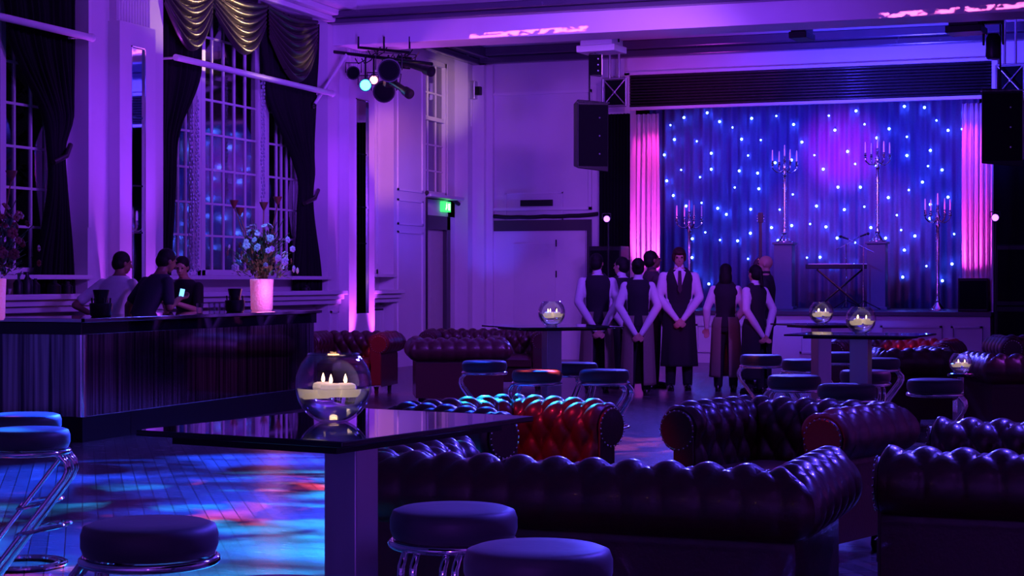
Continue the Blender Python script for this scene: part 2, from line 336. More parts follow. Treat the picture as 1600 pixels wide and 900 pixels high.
# ledge and dado panels of the left wall
lg = MB()
for y0, y1 in ((10.0, 17.3), (18.3, 23.6), (24.62, 25.75)):
    lg.box((WX+.16, y0, 1.19), (RX, y1, 1.25)); lg.box((WX+.10, y0, 1.12), (RX, y1, 1.19)); lg.box((WX+.05, y0, 1.05), (RX, y1, 1.12))
struct(lg, 'trim_1', 'trim', bevel=.008)
pm = MB()
def panel_frame(mb, x, y0, y1, z0, z1, t=.035, d=.02):        # raised moulding on an x-plane
    mb.box((x, y0, z0), (x+d, y1, z0+t)); mb.box((x, y0, z1-t), (x+d, y1, z1)); mb.box((x, y0, z0), (x+d, y0+t, z1)); mb.box((x, y1-t, z0), (x+d, y1, z1))
panel_frame(pm, WX, 25.8, 26.85, 2.85, 5.0); panel_frame(pm, WX, 25.8, 26.85, 2.3, 2.72); panel_frame(pm, WX, 25.8, 26.85, .3, 2.2)
panel_frame(pm, WX, 23.32, 23.58, .3, .95)
pm.box((WX, 17.0, 2.0), (WX+.012, 17.06, 5.0))
struct(pm, 'trim_2', 'trim')
struct(MB().box((WX, YR, 0), (WX+.02, 27.0, .16)), 'baseboard_left', 'trim')
# back wall with the stage opening
XO0 = onY(985, 200, YB).x; XO1 = onY(1550, 200, YB).x; ZO = 4.37; ZSH = 4.98
bw = MB().box((-12.2, YB, 0), (XO0, YB+.35, ZC)).box((XO1, YB, 0), (XR, YB+.35, ZC)).box((XO0, YB, ZSH), (XO1, YB+.35, ZC))
struct(bw, 'wall_back', 'wall')
bm_ = MB()
def by(mb, px0, px1, py0, py1, t=.05, d=.05):
    a = onY(px0, py1, YB); b = onY(px1, py0, YB)
    mb.box((a.x, YB-d, a.z), (b.x, YB, a.z+t)); mb.box((a.x, YB-d, b.z-t), (b.x, YB, b.z)); mb.box((a.x, YB-d, a.z), (a.x+t, YB, b.z)); mb.box((b.x-t, YB-d, a.z), (b.x, YB, b.z))
by(bm_, 760, 925, 140, 330); by(bm_, 790, 880, 300, 345, .025, .02)
struct(bm_, 'trim_3', 'trim')
# big double door frame on back wall and its dark lintel
p = onY(747, 345, YB); q = onY(925, 360, YB)
struct(MB().box((p.x, YB-.05, q.z), (q.x, YB, p.z)).box((p.x, YB-.05, 0), (p.x+.17, YB, q.z)).box((q.x-.08, YB-.05, 0), (q.x, YB, q.z)), 'trim_4', 'dark_trim')
a = onY(765, 360, YB); b = onY(915, 360, YB)
d1 = MB().box((a.x, YB-.03, 0), (b.x, YB, a.z)).build('door_1', 'trim', smooth=False); d1['kind'] = 'structure'
a = onY(804, 381, YB); b = onY(869, 381, YB)
hm = MB(); t = .018
hm.box((a.x, YB-.045, .35), (b.x, YB-.03, a.z)); hm.build('hatch_panel', 'wall', d1, smooth=False, bevel=.004)
for z in (2.0, 1.45, .8): MB().cyl((b.x+.015, YB-.05, z), (b.x+.015, YB-.05, z+.12), .012).build('hinge', 'black_metal', d1)
# stage
YS = 28.95; ZS = .886
XS1 = onY(1547, 487, YS).x
struct(MB().box((XO0-.1, YS+.04, 0), (XS1, 34, ZS-.07)), 'trim_5', 'trim')
struct(MB().box((XO0-.12, YS-.02, ZS-.07), (XS1+.02, 33.9, ZS)), 'trim_6', 'dark_trim', bevel=.006)
sp = MB()
def sy(mb, px0, px1, z0, z1):
    x0 = onY(px0, 500, YS+.04).x; x1 = onY(px1, 500, YS+.04).x; t = .035; y0, y1 = YS-.01, YS+.04
    mb.box((x0, y0, z0), (x1, y1, z0+t)); mb.box((x0, y0, z1-t), (x1, y1, z1)); mb.box((x0, y0, z0), (x0+t, y1, z1)); mb.box((x1-t, y0, z0), (x1, y1, z1))
for a, b in ((1020, 1075), (1088, 1180), (1250, 1360), (1376, 1472), (1486, 1535)): sy(sp, a, b, .18, .66)
struct(sp, 'trim_7', 'trim')
# stage house
struct(MB().box((XO0-1.2, 33.4, 0), (XO1+1.2, 33.6, ZC)), 'wall_stage_back', 'black_fabric')
struct(MB().box((XO0-1.2, YB+.35, 0), (XO0-1.0, 33.4, ZC)).box((XO1+1.0, YB+.35, 0), (XO1+1.2, 33.4, ZC)), 'wall_stage_sides', 'black_fabric')
# proscenium edge trim
struct(MB().box((XO0-.09, YB-.06, 0), (XO0, YB, ZSH+.04)).box((XO1, YB-.06, 0), (XO1+.09, YB, ZSH+.04)).box((XO0-.09, YB-.06, ZSH), (XO1+.09, YB, ZSH+.05)), 'trim_8', 'trim')
# roller shutter header
sh = thing('roller_shutter', 'raised dark slatted roller shutter across the top of the stage opening', 'shutter', ((XO0+XO1)/2, YB, ZO))
hw = (XO1-XO0)/2
g = MB(); n = 11; hh = (ZSH-ZO-.05)/n
for i in range(n):
    z0 = .05+i*hh
    prof = [(-.00, z0), (-.035, z0+hh*.25), (-.045, z0+hh*.6), (-.02, z0+hh*.93), (0, z0+hh)]
    g.rings([[Vector((-hw, y, z)) for y, z in prof], [Vector((hw, y, z)) for y, z in prof]], close=False)
g.build('slat_curtain', mat('dark_slats', (.05, .04, .045), .3, .4, nscale=10), sh, sharp=25, solid=.004)
MB().box((-hw, -.07, -.0), (hw, .04, .05)).build('bottom_rail', 'trim', sh, smooth=False, bevel=.005)

# ceiling beams and cornices
struct(MB().box((WX, 23.4, 4.87), (XR, 24.1, ZC)), 'beam_1' if False else 'trim_9', 'ceil', bevel=.01)
struct(MB().box((WX, 23.2, 5.17), (XR, 23.4, 5.24)).box((WX, 23.1, 5.24), (XR, 23.4, 5.34)), 'trim_10', 'cornice', bevel=.02)
struct(MB().box((WX, YB-.2, 5.28), (XR, YB, 5.4)).box((WX, YB-.35, 5.4), (XR, YB, ZC)), 'trim_11', 'cornice', bevel=.02)
struct(MB().box((WX, 24.1, 5.36), (XR, 24.35, ZC)), 'trim_12', 'cornice', bevel=.02)
struct(MB().box((WX, YR, 5.19), (WX+.14, 23.4, 5.27)).box((WX, YR, 5.27), (WX+.24, 23.4, 5.36)).box((WX, YR, 5.36), (WX+.4, 23.4, ZC)), 'trim_13', 'trim', bevel=.02)
struct(MB().box((WX, 24.1, 5.25), (WX+.14, YB, 5.36)).box((WX, 24.1, 5.36), (WX+.3, YB, ZC)), 'trim_14', 'cornice', bevel=.02)
struct(MB().box((WX, YB-.0, 0), (WX+.0001, YB, 0)).box((-11.2, YB-.22, 0), (-10.98, YB, 5.25)).box((-10.98, YB-.1, 0), (-10.86, YB, 5.25)), 'trim_15', 'trim', bevel=.01)

# ------------------------------------------------------------------ windows in the left wall
def window(name, y0, y1, z0, z1, ys, zs, thick=.045, xo=-.2, heavy=(), heavyz=()):
    x = RX+xo+.12
    o = MB()
    o.box((x-.05, y0, z0), (x+.06, y0+.08, z1)).box((x-.05, y1-.08, z0), (x+.06, y1, z1)).box((x-.05, y0, z1-.08), (x+.06, y1, z1)).box((x-.05, y0, z0), (x+.06, y1, z0+.08))
    for y in heavy: o.box((x-.05, y-.05, z0), (x+.06, y+.05, z1))
    for z in heavyz: o.box((x-.05, y0, z-.035), (x+.05, y1, z+.035))
    w_ = struct(o, name, 'trim', bevel=.006)
    b = MB()
    for y in ys: b.box((x-.01, y-thick/3, z0), (x+.012, y+thick/3, z1))
    for z in zs: b.box((x-.012, y0, z-.014), (x+.011, y1, z+.014))
    b.build('glazing_bars', 'trim', w_, smooth=False)
    MB().box((x-.012, y0, z0), (x-.006, y1, z1)).build('pane', 'pane', w_, smooth=False)
    MB().box((x+.0, y0-.02, z0-.05), (WX+.05, y1+.02, z0)).build('window_sill', 'trim', w_, smooth=False, bevel=.005)
    return w_
yw = lambda px: onX(px, 300, RX-.08).y
zw = lambda py, px=360: onX(px, py, RX-.08).z
ZR = [zw(v) for v in (163, 215, 269, 321, 370)]
window('window_2', 18.63, 23.24, 1.46, 5.1, [yw(v) for v in (278, 290, 331, 349, 366, 383, 432, 448)]+[22.4, 22.8], ZR+[4.6], .04, heavy=(yw(305), yw(312), yw(402), yw(412)), heavyz=(zw(110),))
W2 = 18.63-12.4
window('window_1', 12.4, 17.0, 1.46, 5.1, [yw(v) for v in (-30, -10, 22, 48, 70)]+[13, 13.6], ZR+[4.6], .04, heavy=(yw(0)-.02,), heavyz=(zw(110),))
window('window_3', 24.9, 25.66, 1.5, 5.1, [25.15, 25.4], ZR, .04)
window('window_4', 27.12, 28.62, 2.86, 5.22, [27.5, 27.87, 28.24], [3.3, 3.75, 4.65], .045, heavyz=(4.2,))
# night garden outside the panes
gm = MB(); rg = random.Random(4)
for k in range(5):
    y = 5+k*5.6
    tr = thing('garden_tree', ['leafy tree at night outside the nearest tall window', 'bushy tree at night outside the windows beyond the nearest one', 'leafy tree at night behind the middle of the second tall window', 'leafy tree at night behind the far side of the second tall window', 'bushy tree at night outside the narrow farther window'][k], 'tree', (-17.0, y+3, 0))
    MB().tube([(0, 0, -.2), (.1, 0, 1.5), (.05, .1, 3)], [.16, .12, .08]).build('trunk', 'wood_dark', tr)
    g = MB()
    for i in range(900):
        a = rg.uniform(0, 2*PI); t = rg.random()**.5*2.3; z = rg.uniform(1.2, 6.2); c = Vector((math.cos(a)*t*.8, math.sin(a)*t, z)); s_ = rg.uniform(.08, .2)
        d = Vector((rg.uniform(-1, 1), rg.uniform(-1, 1), rg.uniform(-1, 1))).normalized(); e = frame_of(d)
        g.add([c-d*s_, c+e[0]*s_*.5, c+d*s_, c-e[0]*s_*.5], [(0, 1, 2, 3)])
    f_ = g.build('foliage', 'leaf', tr, smooth=False); f_['kind'] = 'stuff'
point('foliage_fill', (-13.6, 17.5, 3.0), (.4, .4, 1), 28, .2)  # point lights on the foliage outside, no lamp modelled
point('foliage_fill', (-13.6, 23.5, 3.4), (.4, .4, 1), 28, .2)
struct(MB().box((-26, 2, -.4), (-12.2, 34, -.1)), 'ground', 'leaf')

# the doorway in the corner bay
def door_corner():
    a = onX(669, 335, RX); b = onX(721, 335, RX)
    y0, y1 = 27.12, 28.62
    fr = MB().box((RX-.1, y0, 0), (RX+.05, y0+.16, 2.52)).box((RX-.1, y1-.16, 0), (RX+.05, y1, 2.52)).box((RX-.1, y0, 2.28), (RX+.05, y1, 2.52))
    d = struct(fr, 'door_2', 'dark_trim', bevel=.006)
    MB().box((RX-.07, y0+.16, 0), (RX-.03, (y0+y1)/2-.01, 2.28)).box((RX-.07, (y0+y1)/2+.01, 0), (RX-.03, y1-.16, 2.28)).build('door_leaf', mat('door_paint', (.5, .46, .42), .5), d, smooth=False, bevel=.004)
door_corner()
p = onX(698, 323, RX+.12)
ex = thing('exit_sign', 'small lit green exit sign above the corner doorway', 'sign', (RX+.0, 28.42, 2.60))
MB().box((0, -.17, 0), (.07, .17, .18)).build('sign_box', 'exit', ex, smooth=False, bevel=.006)
g = MB().box((.07, -.06, .06), (.075, -.01, .13)).ell((.073, -.035, .15), (.004, .015, .015)).box((.07, -.08, .03), (.075, -.05, .07)).box((.07, .04, .03), (.075, .13, .15))
g.build('running_figure', 'exit_w', ex, smooth=False)
# vent on back wall
v = thing('wall_vent', 'narrow dark vent grille high on the back wall', 'vent', onY(838, 322, YB-.035))
MB().box((-.3, -.01, 0), (.3, .035, .11)).build('vent_box', 'black_metal', v, smooth=False)
g = MB()
for i in range(4): g.box((-.29, -.02, .012+i*.025), (.29, -.005, .022+i*.025))
g.build('slat', 'black_metal', v, smooth=False)
# radiator grilles under ledge
for k, (y0, y1) in enumerate(((24.97, 25.6), (22.2, 23.0))):
    o = thing('radiator_grille', ['dark slatted grille below the ledge between mirrored pilaster and corner', 'dark slatted grille below the ledge beside the end of the bar'][k], 'grille', (RX+.065, y0, .25), group='radiator grilles')
    MB().box((0, 0, 0), (.03, y1-y0, .7)).build('back_plate', 'black_metal', o, smooth=False)
    g = MB()
    for i in range(14):
        y = (y1-y0)*(i+.5)/14; g.box((.03, y-.012, .03), (.05, y+.012, .67))
    g.build('grille_bars', 'trim', o, smooth=False)

# mirrored pilasters with violet uplights
def mirror_box(y0, y1, lab):
    t = thing('mirrored_pilaster', lab, 'pilaster', (WX, (y0+y1)/2, 0), group=None); h = (y1-y0)/2
    MB().box((0, -h, 0), (.16, -h+.24, 4.4)).box((0, h-.24, 0), (.16, h, 4.4)).box((0, -h+.24, 4.14), (.16, h-.24, 4.4)).box((0, -h+.24, 0), (.16, h-.24, .9)).build('casing', 'trim', t, smooth=False)
    MB().box((.10, -h+.24, .9), (.15, h-.24, 4.14)).build('mirror_strip', 'mirror', t, smooth=False)
    g = MB()
    for z in (1.95, 2.5, 3.3): g.box((.15, -h+.255, z), (.158, h-.255, z+.02))
    g.box((.1505, -h+.24, .9), (.172, -h+.255, 4.14)).box((.1505, h-.255, .9), (.172, h-.24, 4.14)).box((.1505, -h+.24, 4.125), (.172, h-.24, 4.14))
    g.build('chrome_edge', 'chrome', t, smooth=False)
    g = MB().box((0, -h+.03, 4.4), (.10, h-.03, 5.25))
    for i in range(12): y = -h+.06+i*(2*h-.12)/11; g.cyl((.10, y, 4.42), (.10, y, 5.25), .018, n=8)
    g.build('fluted_top', 'trim', t)
    # uplight fixtures at the foot
    for sy_ in (-1, 1):
        u = MB().lathe([(.0, 0), (.07, 0), (.08, .03), (.08, .16), (.07, .17)], 14, (0, 0, 0)).build('uplight_body', 'black_metal', t); u.location = (.30, sy_*(h-.08), 0)
        l = MB().lathe([(0, 0), (.065, 0), (.065, .006), (0, .008)], 14).build('uplight_lens', 'lens_violet', u, smooth=False); l.location = (0, 0, .171)
    return t
mirror_box(17.41, 18.19, 'pilaster with tall mirror strip behind the men at the bar')
mirror_box(23.63, 24.56, 'pilaster with narrow mirror strip beyond the bar')
for y0, y1, e in ((17.41, 18.19, 260), (23.63, 24.56, 300)):
    for y in (y0+.08, y1-.08): spot('pilaster_uplight', (WX+.32, y, .22), (WX+.08, y, 4.2), (.50, .06, 1.0), e*1.6, 44, .9, .05)
    spot('pilaster_graze', (WX+1.6, (y0+y1)/2, 1.3), (WX, (y0+y1)/2, 3.4), (.28, .03, 1.0), 130, 60, .9, .1)

# ------------------------------------------------------------------ drapery on the windows
def rail(y0, y1, z, lab):
    t = thing('curtain_rail', lab, 'curtain rail', (WX+.13, y0, z))
    MB().cyl((0, 0, 0), (0, y1-y0, 0), .04).build('pole', 'trim', t)
    for y in (.05, y1-y0-.05): MB().cyl((0, y, 0), (-.25, y, 0), .015).build('bracket', 'trim', t)
    MB().ell((0, y1-y0+.03, 0), (.05, .05, .05)).build('finial', 'trim', t)
rail(12.6, 16.85, 4.13, 'long pale rail across the nearest tall window')
rail(18.7, 23.1, 4.13, 'long pale rail across the second tall window')
def curtain(lab, edgeA, edgeB, z0, z1, x=-11.32, folds=11, amp=.05, m='curtain'):
    """edgeA/B: lists of (z, y)"""
    def ip(e, z):
        e = sorted(e)
        if z <= e[0][0]: return e[0][1]
        for (za, ya), (zb, yb) in zip(e, e[1:]):
            if z <= zb: t = (z-za)/(zb-za); t = t*t*(3-2*t); return ya+(yb-ya)*t
        return e[-1][1]
    c = bpy.data.objects.new('curtain', None)
    yc = (ip(edgeA, z1)+ip(edgeB, z1))/2
    def fn(u, v):
        z = z0+(z1-z0)*v; ya, yb = ip(edgeA, z), ip(edgeB, z); wdt = abs(yb-ya)
        ph = u*folds*2*PI+math.sin(z*2.1)*.4
        return Vector((amp*math.sin(ph)*min(1, .5+wdt)+.02*math.sin(ph*2.3+z), ya+(yb-ya)*u+.02*math.cos(ph)-yc, z-z0))
    t = thing('curtain', lab, 'curtain', (x, yc, z0))
    MB().grid(folds*12+1, 40, fn).build('drape', m, t, solid=.006, sharp=180)
    return t, ip
yq = lambda px: onX(px, 300, -11.32).y
zq = lambda py, px=450: onX(px, py, -11.32).z
c1, _ = curtain('dark drape tied back at the near side of the mirrored pilaster, nearest window', [(5.1, yq(-20)), (4.2, yq(8)), (2.95, yq(76)), (2.6, yq(80)), (1.3, yq(56))], [(5.1, 16.95), (3.3, 16.9), (2.85, yq(99)), (1.3, yq(113))], 1.25, 5.15, folds=10)
c2, _ = curtain('dark drape on the left side of the second window, behind the men', [(5.1, 18.66), (1.3, 18.66)], [(5.1, yq(325)), (4.2, yq(315)), (3.0, yq(275)), (1.3, yq(264))], 1.25, 5.15, folds=7)
c3, _ = curtain('dark drape tied back on the right side of the second window', [(5.1, yq(405)), (4.2, yq(412)), (2.7, yq(470)), (2.4, yq(468)), (1.3, yq(462))], [(5.1, 23.2), (3.0, yq(490)), (2.6, yq(486)), (1.3, yq(500))], 1.25, 5.15, folds=10)
for par, ya, yb, z in ((c1, yq(76), yq(100), 2.82), (c3, yq(468), yq(490), 2.62)):
    yc = par.location.y
    MB().tube([(.1, ya-yc-.05, z-1.25-.12), (.13, (ya+yb)/2-yc, z-1.25-.04), (.05, yb-yc+.05, z-1.25+.1)], .03, 8).build('tie_back', 'satin', par)
def swag(lab, px0, px1, ztop, drop, m='satin', x=-11.2, nf=6, tail=None):
    y0, y1 = onX(px0, 60, x).y, onX(px1, 60, x).y
    t = thing('swag_valance', lab, 'valance', (x, (y0+y1)/2, ztop), group='satin swags over the second window'); hw_ = (y1-y0)/2
    def fn(u, v):
        a = 2*u-1; k = math.cos(a*PI/2)
        w_ = v+.035*math.sin(6*u+px0)*math.sin(v*PI)
        z = -w_*drop*(.45+.55*k)-.04*k
        wob = 1-abs(math.sin(w_*PI*nf))**.7*1.0
        return Vector((.04+.10*v*k-.085*wob*(.25+.75*k), a*hw_*(1-.04*v), z))
    MB().grid(40, 120, fn).build('swag_drape', m, t, sharp=180)
    return t
z55 = 5.17
swag('dark satin swag with pale highlights above the left drape of the second window', 252, 330, z55, .86)
swag('bright golden satin swag at the centre of the second window', 332, 414, z55, .74)
swag('dark gathered satin swag over the right drape of the second window', 416, 494, z55, .95, nf=8)
swag('dark satin swag at the top of the nearest window', -60, 28, z55, .75)['group'] = 'swags over the nearest window'
swag('dark satin swag meeting the pilaster at the top of the nearest window', 30, 116, z55, .62)['group'] = 'swags over the nearest window'
# strings of crystal beads in the window
def beads(px, py0, py1, lab, x=-11.25, r=.016):
    a = onX(px, py1, x); b = onX(px, py0, x); n = int((b.z-a.z)/.05); g = MB(); q = random.Random(px)
    for i in range(n):
        rr = r*q.uniform(.6, 1.1); [g.ell((q.uniform(-.01, .01), o2+q.uniform(-.008, .008), i*.05+o2), (rr, rr, .024), None, 6, 4) for o2 in (-.03, .03)]
    g.tube([(0, 0, 0), (0, 0, b.z-a.z)], .004, 5)
    o = g.build('bead_curtain', 'bead', None, smooth=False); o.location = a; tag(o, lab, 'bead curtain', 'glittering strings in the second window', 'stuff')
beads(299, 170, 425, 'glittering bead strings left of the four-pane casement, left strand')
beads(308, 150, 425, 'glittering bead strings left of the four-pane casement, right strand')
beads(411, 115, 310, 'blue glittering bead string right of the four-pane casement')

# ------------------------------------------------------------------ bar
BX, BY0, BY1 = -8.58, 12.93, 17.45
bar = thing('bar_counter', 'long bar with ribbed mirror front and dark top', 'bar', (BX, BY0, 0))
Lb = BY1-BY0
MB().box((-.75, 0, .22), (-.01, Lb, .93)).box((-3.0, 0.0, .22), (-.75, .7, .93)).build('carcass', 'black_metal', bar, smooth=False)
MB().box((-.012, .03, .22), (0, Lb, .93)).build('mirror_front', 'bar_mirror', bar, smooth=False)
MB().box((-3.0, -.012, .22), (-.03, 0, .93)).build('mirror_end', 'bar_mirror', bar, smooth=False)
MB().box((-3.0, -.03, .93), (.02, .7, 1.035)).box((-.78, .7, .93), (.02, Lb+.03, 1.035)).build('fascia', 'glass_black', bar, smooth=False, bevel=.004)
MB().box((-3.0, -.06, 1.035), (.05, .75, 1.07)).box((-.82, .75, 1.035), (.05, Lb+.06, 1.07)).build('worktop', mat('bar_top', (.02, .015, .03), .12, nscale=8, coat=1), bar, smooth=False, bevel=.005)
MB().box((-3.0, -.08, 1.04), (.07, -.06, 1.068)).box((.05, -.08, 1.04), (.07, Lb+.06, 1.068)).build('metal_edge', 'chrome', bar, smooth=False)
MB().box((-3.0, -.02, 0), (.02, .75, .22)).box((-.75, .75, 0), (.02, Lb+.02, .22)).build('plinth', 'black_metal', bar, smooth=False, bevel=.004)
MB().cyl((0, 0, .22), (0, 0, .93), .05, n=20).build('corner_post', 'chrome', bar)
MB().box((-.7, Lb+.02, .3), (-.4, Lb+.03, .86)).box((-.32, Lb+.02, .3), (-.05, Lb+.03, .86)).build('end_panel', 'mirror', bar, smooth=False)
ZBT = 1.07
def onbar(px, x): # point on bar top along plane X=x
    p = onX(px, 470, x); return Vector((x, p.y, ZBT))

# lit vases with flower arrangements
def vase(loc, lab, m, lab2, seed, pet):
    t = thing('glass_vase', lab, 'vase', loc)
    MB().lathe([(0, 0), (.105, 0), (.118, .02), (.122, .2), (.128, .34), (.118, .345), (.11, .2), (.105, .03), (0, .03)], 24).build('vase_body', m, t)
    b = thing('flower_arrangement', lab2, 'flowers', (loc[0], loc[1], loc[2]+.33)); rr = random.Random(seed)
    g = MB(); st = MB()
    for i in range(650):
        a = rr.uniform(0, 2*PI); el = rr.uniform(-.25, 1.35); rad = rr.uniform(.06, .34)
        c = Vector((math.cos(a)*math.cos(el)*rad, math.sin(a)*math.cos(el)*rad, .12+math.sin(el)*rad*1.35)); s_ = rr.uniform(.02, .05)
        d = (c+Vector((rr.uniform(-.2, .2), rr.uniform(-.2, .2), rr.uniform(-.1, .2)))).normalized(); e = frame_of(d)
        g.add([c-d*s_, c+e[0]*s_*.45+e[1]*.006, c+d*s_, c-e[0]*s_*.45+e[1]*.006], [(0, 1, 2, 3)])
    for i in range(26):
        a = rr.uniform(0, 2*PI); rad = rr.uniform(.1, .38); h = rr.uniform(.2, .68)
        st.tube([(0, 0, -.25), (math.cos(a)*rad*.3, math.sin(a)*rad*.3, h*.5), (math.cos(a)*rad, math.sin(a)*rad, h)], .004, 5)
    f_ = g.build('foliage', 'leaf', b, smooth=False); f_['kind'] = 'stuff'
    st.build('stems', 'leaf', b)
    for i in range(44):
        a = rr.uniform(0, 2*PI); el = rr.uniform(-.1, 1.4); rad = .36+rr.uniform(-.06, .06); k = MB(); s_ = rr.uniform(.016, .028)
        for j in range(6):
            bb = 2*PI*j/6; k.ell((math.cos(bb)*s_, math.sin(bb)*s_, 0), (s_*.8, s_*.8, s_*.35), None, 8, 5)
        k.ell((0, 0, .01), (s_*.4, s_*.4, s_*.4), None, 8, 5)
        o = k.build('blossom', pet if i % 5 else 'petal_red', b); o.location = (math.cos(a)*math.cos(el)*rad, math.sin(a)*math.cos(el)*rad, .15+math.sin(el)*rad*1.2); o.rotation_euler = (rr.uniform(-.8, .8), PI/2*math.cos(el), a)
    for i, (dx, h) in enumerate(((-.28, .80), (-.22, .72), (.16, .84), (.02, .78))):
        k = MB().tube([(0, 0, 0), (dx*.6, dx*.3, h*.6), (dx, dx*.4, h)], .006, 6).lathe([(.008, h-.02), (.03, h+.02), (.05, h+.07), (.03, h+.05), (.0, h+.01)], 12, (dx, dx*.4, 0))
        k.build('trumpet_flower', 'petal_red', b)
    return t
vase(onbar(409, -8.95), 'frosted glass vase glowing pink near the right end of the bar', 'ice_glass', 'flowers and pale blossoms in the vase at the right end of the bar', 3, 'petal')
vase(onbar(-15, -8.95), 'frosted glass vase glowing pink, cut by the left edge of the frame', 'ice_glass', 'russet and pink flowers in the vase cut by the left edge of the frame', 8, 'petal_red')
point('vase_glow', onbar(409, -8.95)+Vector((.25, -.2, .2)), (1, .2, .6), 4, .1)
# menu holders / caddies on the bar
def caddy(loc, lab, s_=1, two=True):
    t = thing('bar_caddy', lab, 'caddy', loc, YAW)
    MB().lathe([(.0, 0), (.085, 0), (.10, .02), (.105, .12), (.09, .125), (.085, .03), (0, .03)], 20).build('caddy_tray', 'black_metal', t)
    MB().lathe([(0, .03), (.06, .03), (.055, .14), (.075, .24), (.07, .245), (.05, .15), (.0, .12)], 20).build('ice_bucket', 'black_metal', t)
    g = MB()
    for k in range(6): a = k*1.05; g.cyl((math.cos(a)*.08, math.sin(a)*.08, .1), (math.cos(a)*.085, math.sin(a)*.085, .17), .008, n=6)
    g.build('straws', 'black_metal', t)
caddy(onbar(158, -8.85), 'black bar caddy and bucket in front of the man in white')
caddy(onbar(367, -8.85), 'black bar caddy and bucket left of the glowing pink vase')
for k, px in enumerate((331, 339, 347, 312)):
    o = MB().lathe([(0, 0), (.03, 0), (.032, .01), (.036, .1), (.034, .1), (.03, .012), (0, .012)], 16).build('tumbler', 'thin_glass'); o.location = onbar(px, -8.85)
    tag(o, ['small glass on the bar, first right of the three men', 'small glass on the bar, middle of the three by the caddy', 'small glass on the bar next to the caddy by the pink vase', 'small glass on the bar by the forearm of the man on the right'][k], 'glass', 'small glasses on the bar')
# bottles and speakers on the wall ledge
for k, (px, h, r_) in enumerate(((28, .2, .05), (41, .24, .07), (54, .17, .06), (84, .15, .08), (104, .14, .07), (478, .08, .06))):
    p = onX(px, 455, WX+.04)
    o = MB().lathe([(0, 0), (r_, 0), (r_, h*.6), (r_*.45, h*.8), (r_*.45, h), (0, h)], 16).build('bottle', 'black_metal'); o.location = (WX+.04, p.y, 1.25)
    tag(o, ['dark jar on the window ledge, first from the left', 'tallest dark bottle on the window ledge, nearest window', 'short dark jar right of the tallest bottle on the ledge', 'squat dark jar under the tied drape', 'squat dark jar beside the near pilaster', 'low dark jar on the ledge right of the glowing vase'][k], 'bottle', 'dark bottles on the window ledge')

# ------------------------------------------------------------------ bar stools
def stool():
    t = thing('bar_stool', '', 'stool', group='chrome bar stools with round black seats')
    MB().lathe([(0, .655), (.15, .655), (.176, .662), (.184, .685), (.184, .715), (.176, .737), (.155, .745), (.08, .747), (0, .747)], 48).build('seat_cushion', 'black_vinyl', t, sharp=60)
    MB().tube([(.178*math.cos(a), .178*math.sin(a), .645) for a in [2*PI*i/48 for i in range(48)]], .0125, 10, closed=True).box((-.17, -.012, .645), (.17, .012, .655)).box((-.012, -.17, .645), (.012, .17, .655)).build('seat_ring', 'chrome', t)
    for s_ in (-1, 1):
        g = MB()
        for o_ in (0, .036):
            y = s_*(.045+o_); yb = s_*(.085+o_*1.3)
            pts = [(.13, y, .645), (.165, y, .63), (.19, y, .60), (.195, y, .565), (.18, y*1.05, .53)]
            for k in range(1, 9): q = k/8; pts.append((.18-.36*q, y*1.05+(yb-y*1.05)*q, .53-.48*q))
            pts += [(-.195, yb, .03), (-.19, yb, .0135), (-.16, yb, .0115)]
            g.tube(pts, .0115, 10)
        g.build('leg', 'chrome', t)
    b = MB(); R_ = .205
    for rr, z in ((R_, .012), (R_-.036, .012)):
        b.tube([(rr*math.cos(a), rr*math.sin(a), z) for a in [2*PI*i/40 for i in range(40)]], .0115, 8, closed=True)
    b.build('base_ring', 'chrome', t)
    f = MB().tube([(.02, -.14, .30), (.10, -.12, .315), (.17, -.07, .325), (.19, 0, .33), (.17, .07, .325), (.10, .12, .315), (.02, .14, .30), (-.015, .1, .29), (-.015, -.1, .29)], .009, 8, closed=True)
    f.build('footrest', 'chrome', t)
    return t
st0 = stool(); first = True
STOOLS = [  # px, top-y, facing angle (deg, attach side; 0 = camera right)
 (234, 812, 160, 'black round bar stool in front of the blue lit floor, bottom left'),
 (709, 789, 250, 'black round bar stool right of the post of the large table, front'),
 (841, 850, 285, 'black round bar stool cut by the bottom edge in front of the big sofa'),
 (425, 912, 200, 'black round bar stool barely rising above the bottom edge left of the table post'),
 (43, 666, 0, 'black bar stool with slanted legs at the left edge, the nearer of two'),
 (36, 643, 10, 'black bar stool at the left edge, just behind the nearer one'),
 (757, 560, 175, 'bar stool left of the rear left high table, leftmost of four'),
 (839, 574, 150, 'bar stool in front of the rear left high table, second of four'),
 (898, 563, 60, 'bar stool behind the others at the rear left table, third of four'),
 (944, 574, 20, 'bar stool nearest the standing woman, rightmost of four'),
 (1189, 551, 178, 'bar stool at the leftmost place of the rear right tables'),
 (1256, 558, 140, 'bar stool with a bronze glint under the far bowl, rear right tables'),
 (1241, 583, 150, 'bar stool in front of the bronze glinting one, rear right tables'),
 (1323, 597, 120, 'bar stool nearest the armchair, in front of the right bowl'),
 (1313, 547, 200, 'bar stool between the two rear right table posts, farthest'),
 (1372, 556, 0, 'bar stool right of the right bowl table, with curved chrome leg'),
 (1352, 575, 60, 'bar stool just behind the post of the right bowl table'),
 (1461, 589, -20, 'bar stool standing alone beside the small side table'),
]
for px, ty, ang, lab in STOOLS:
    dep = F*(CAMZ-.747)/(ty+3-HOR); loc = atd(px, dep)
    if first: st0.location = loc; st0.rotation_euler = (0, 0, YAW+R(ang)); st0['label'] = lab; first = False
    else: dup(st0, lab, loc, YAW+R(ang))

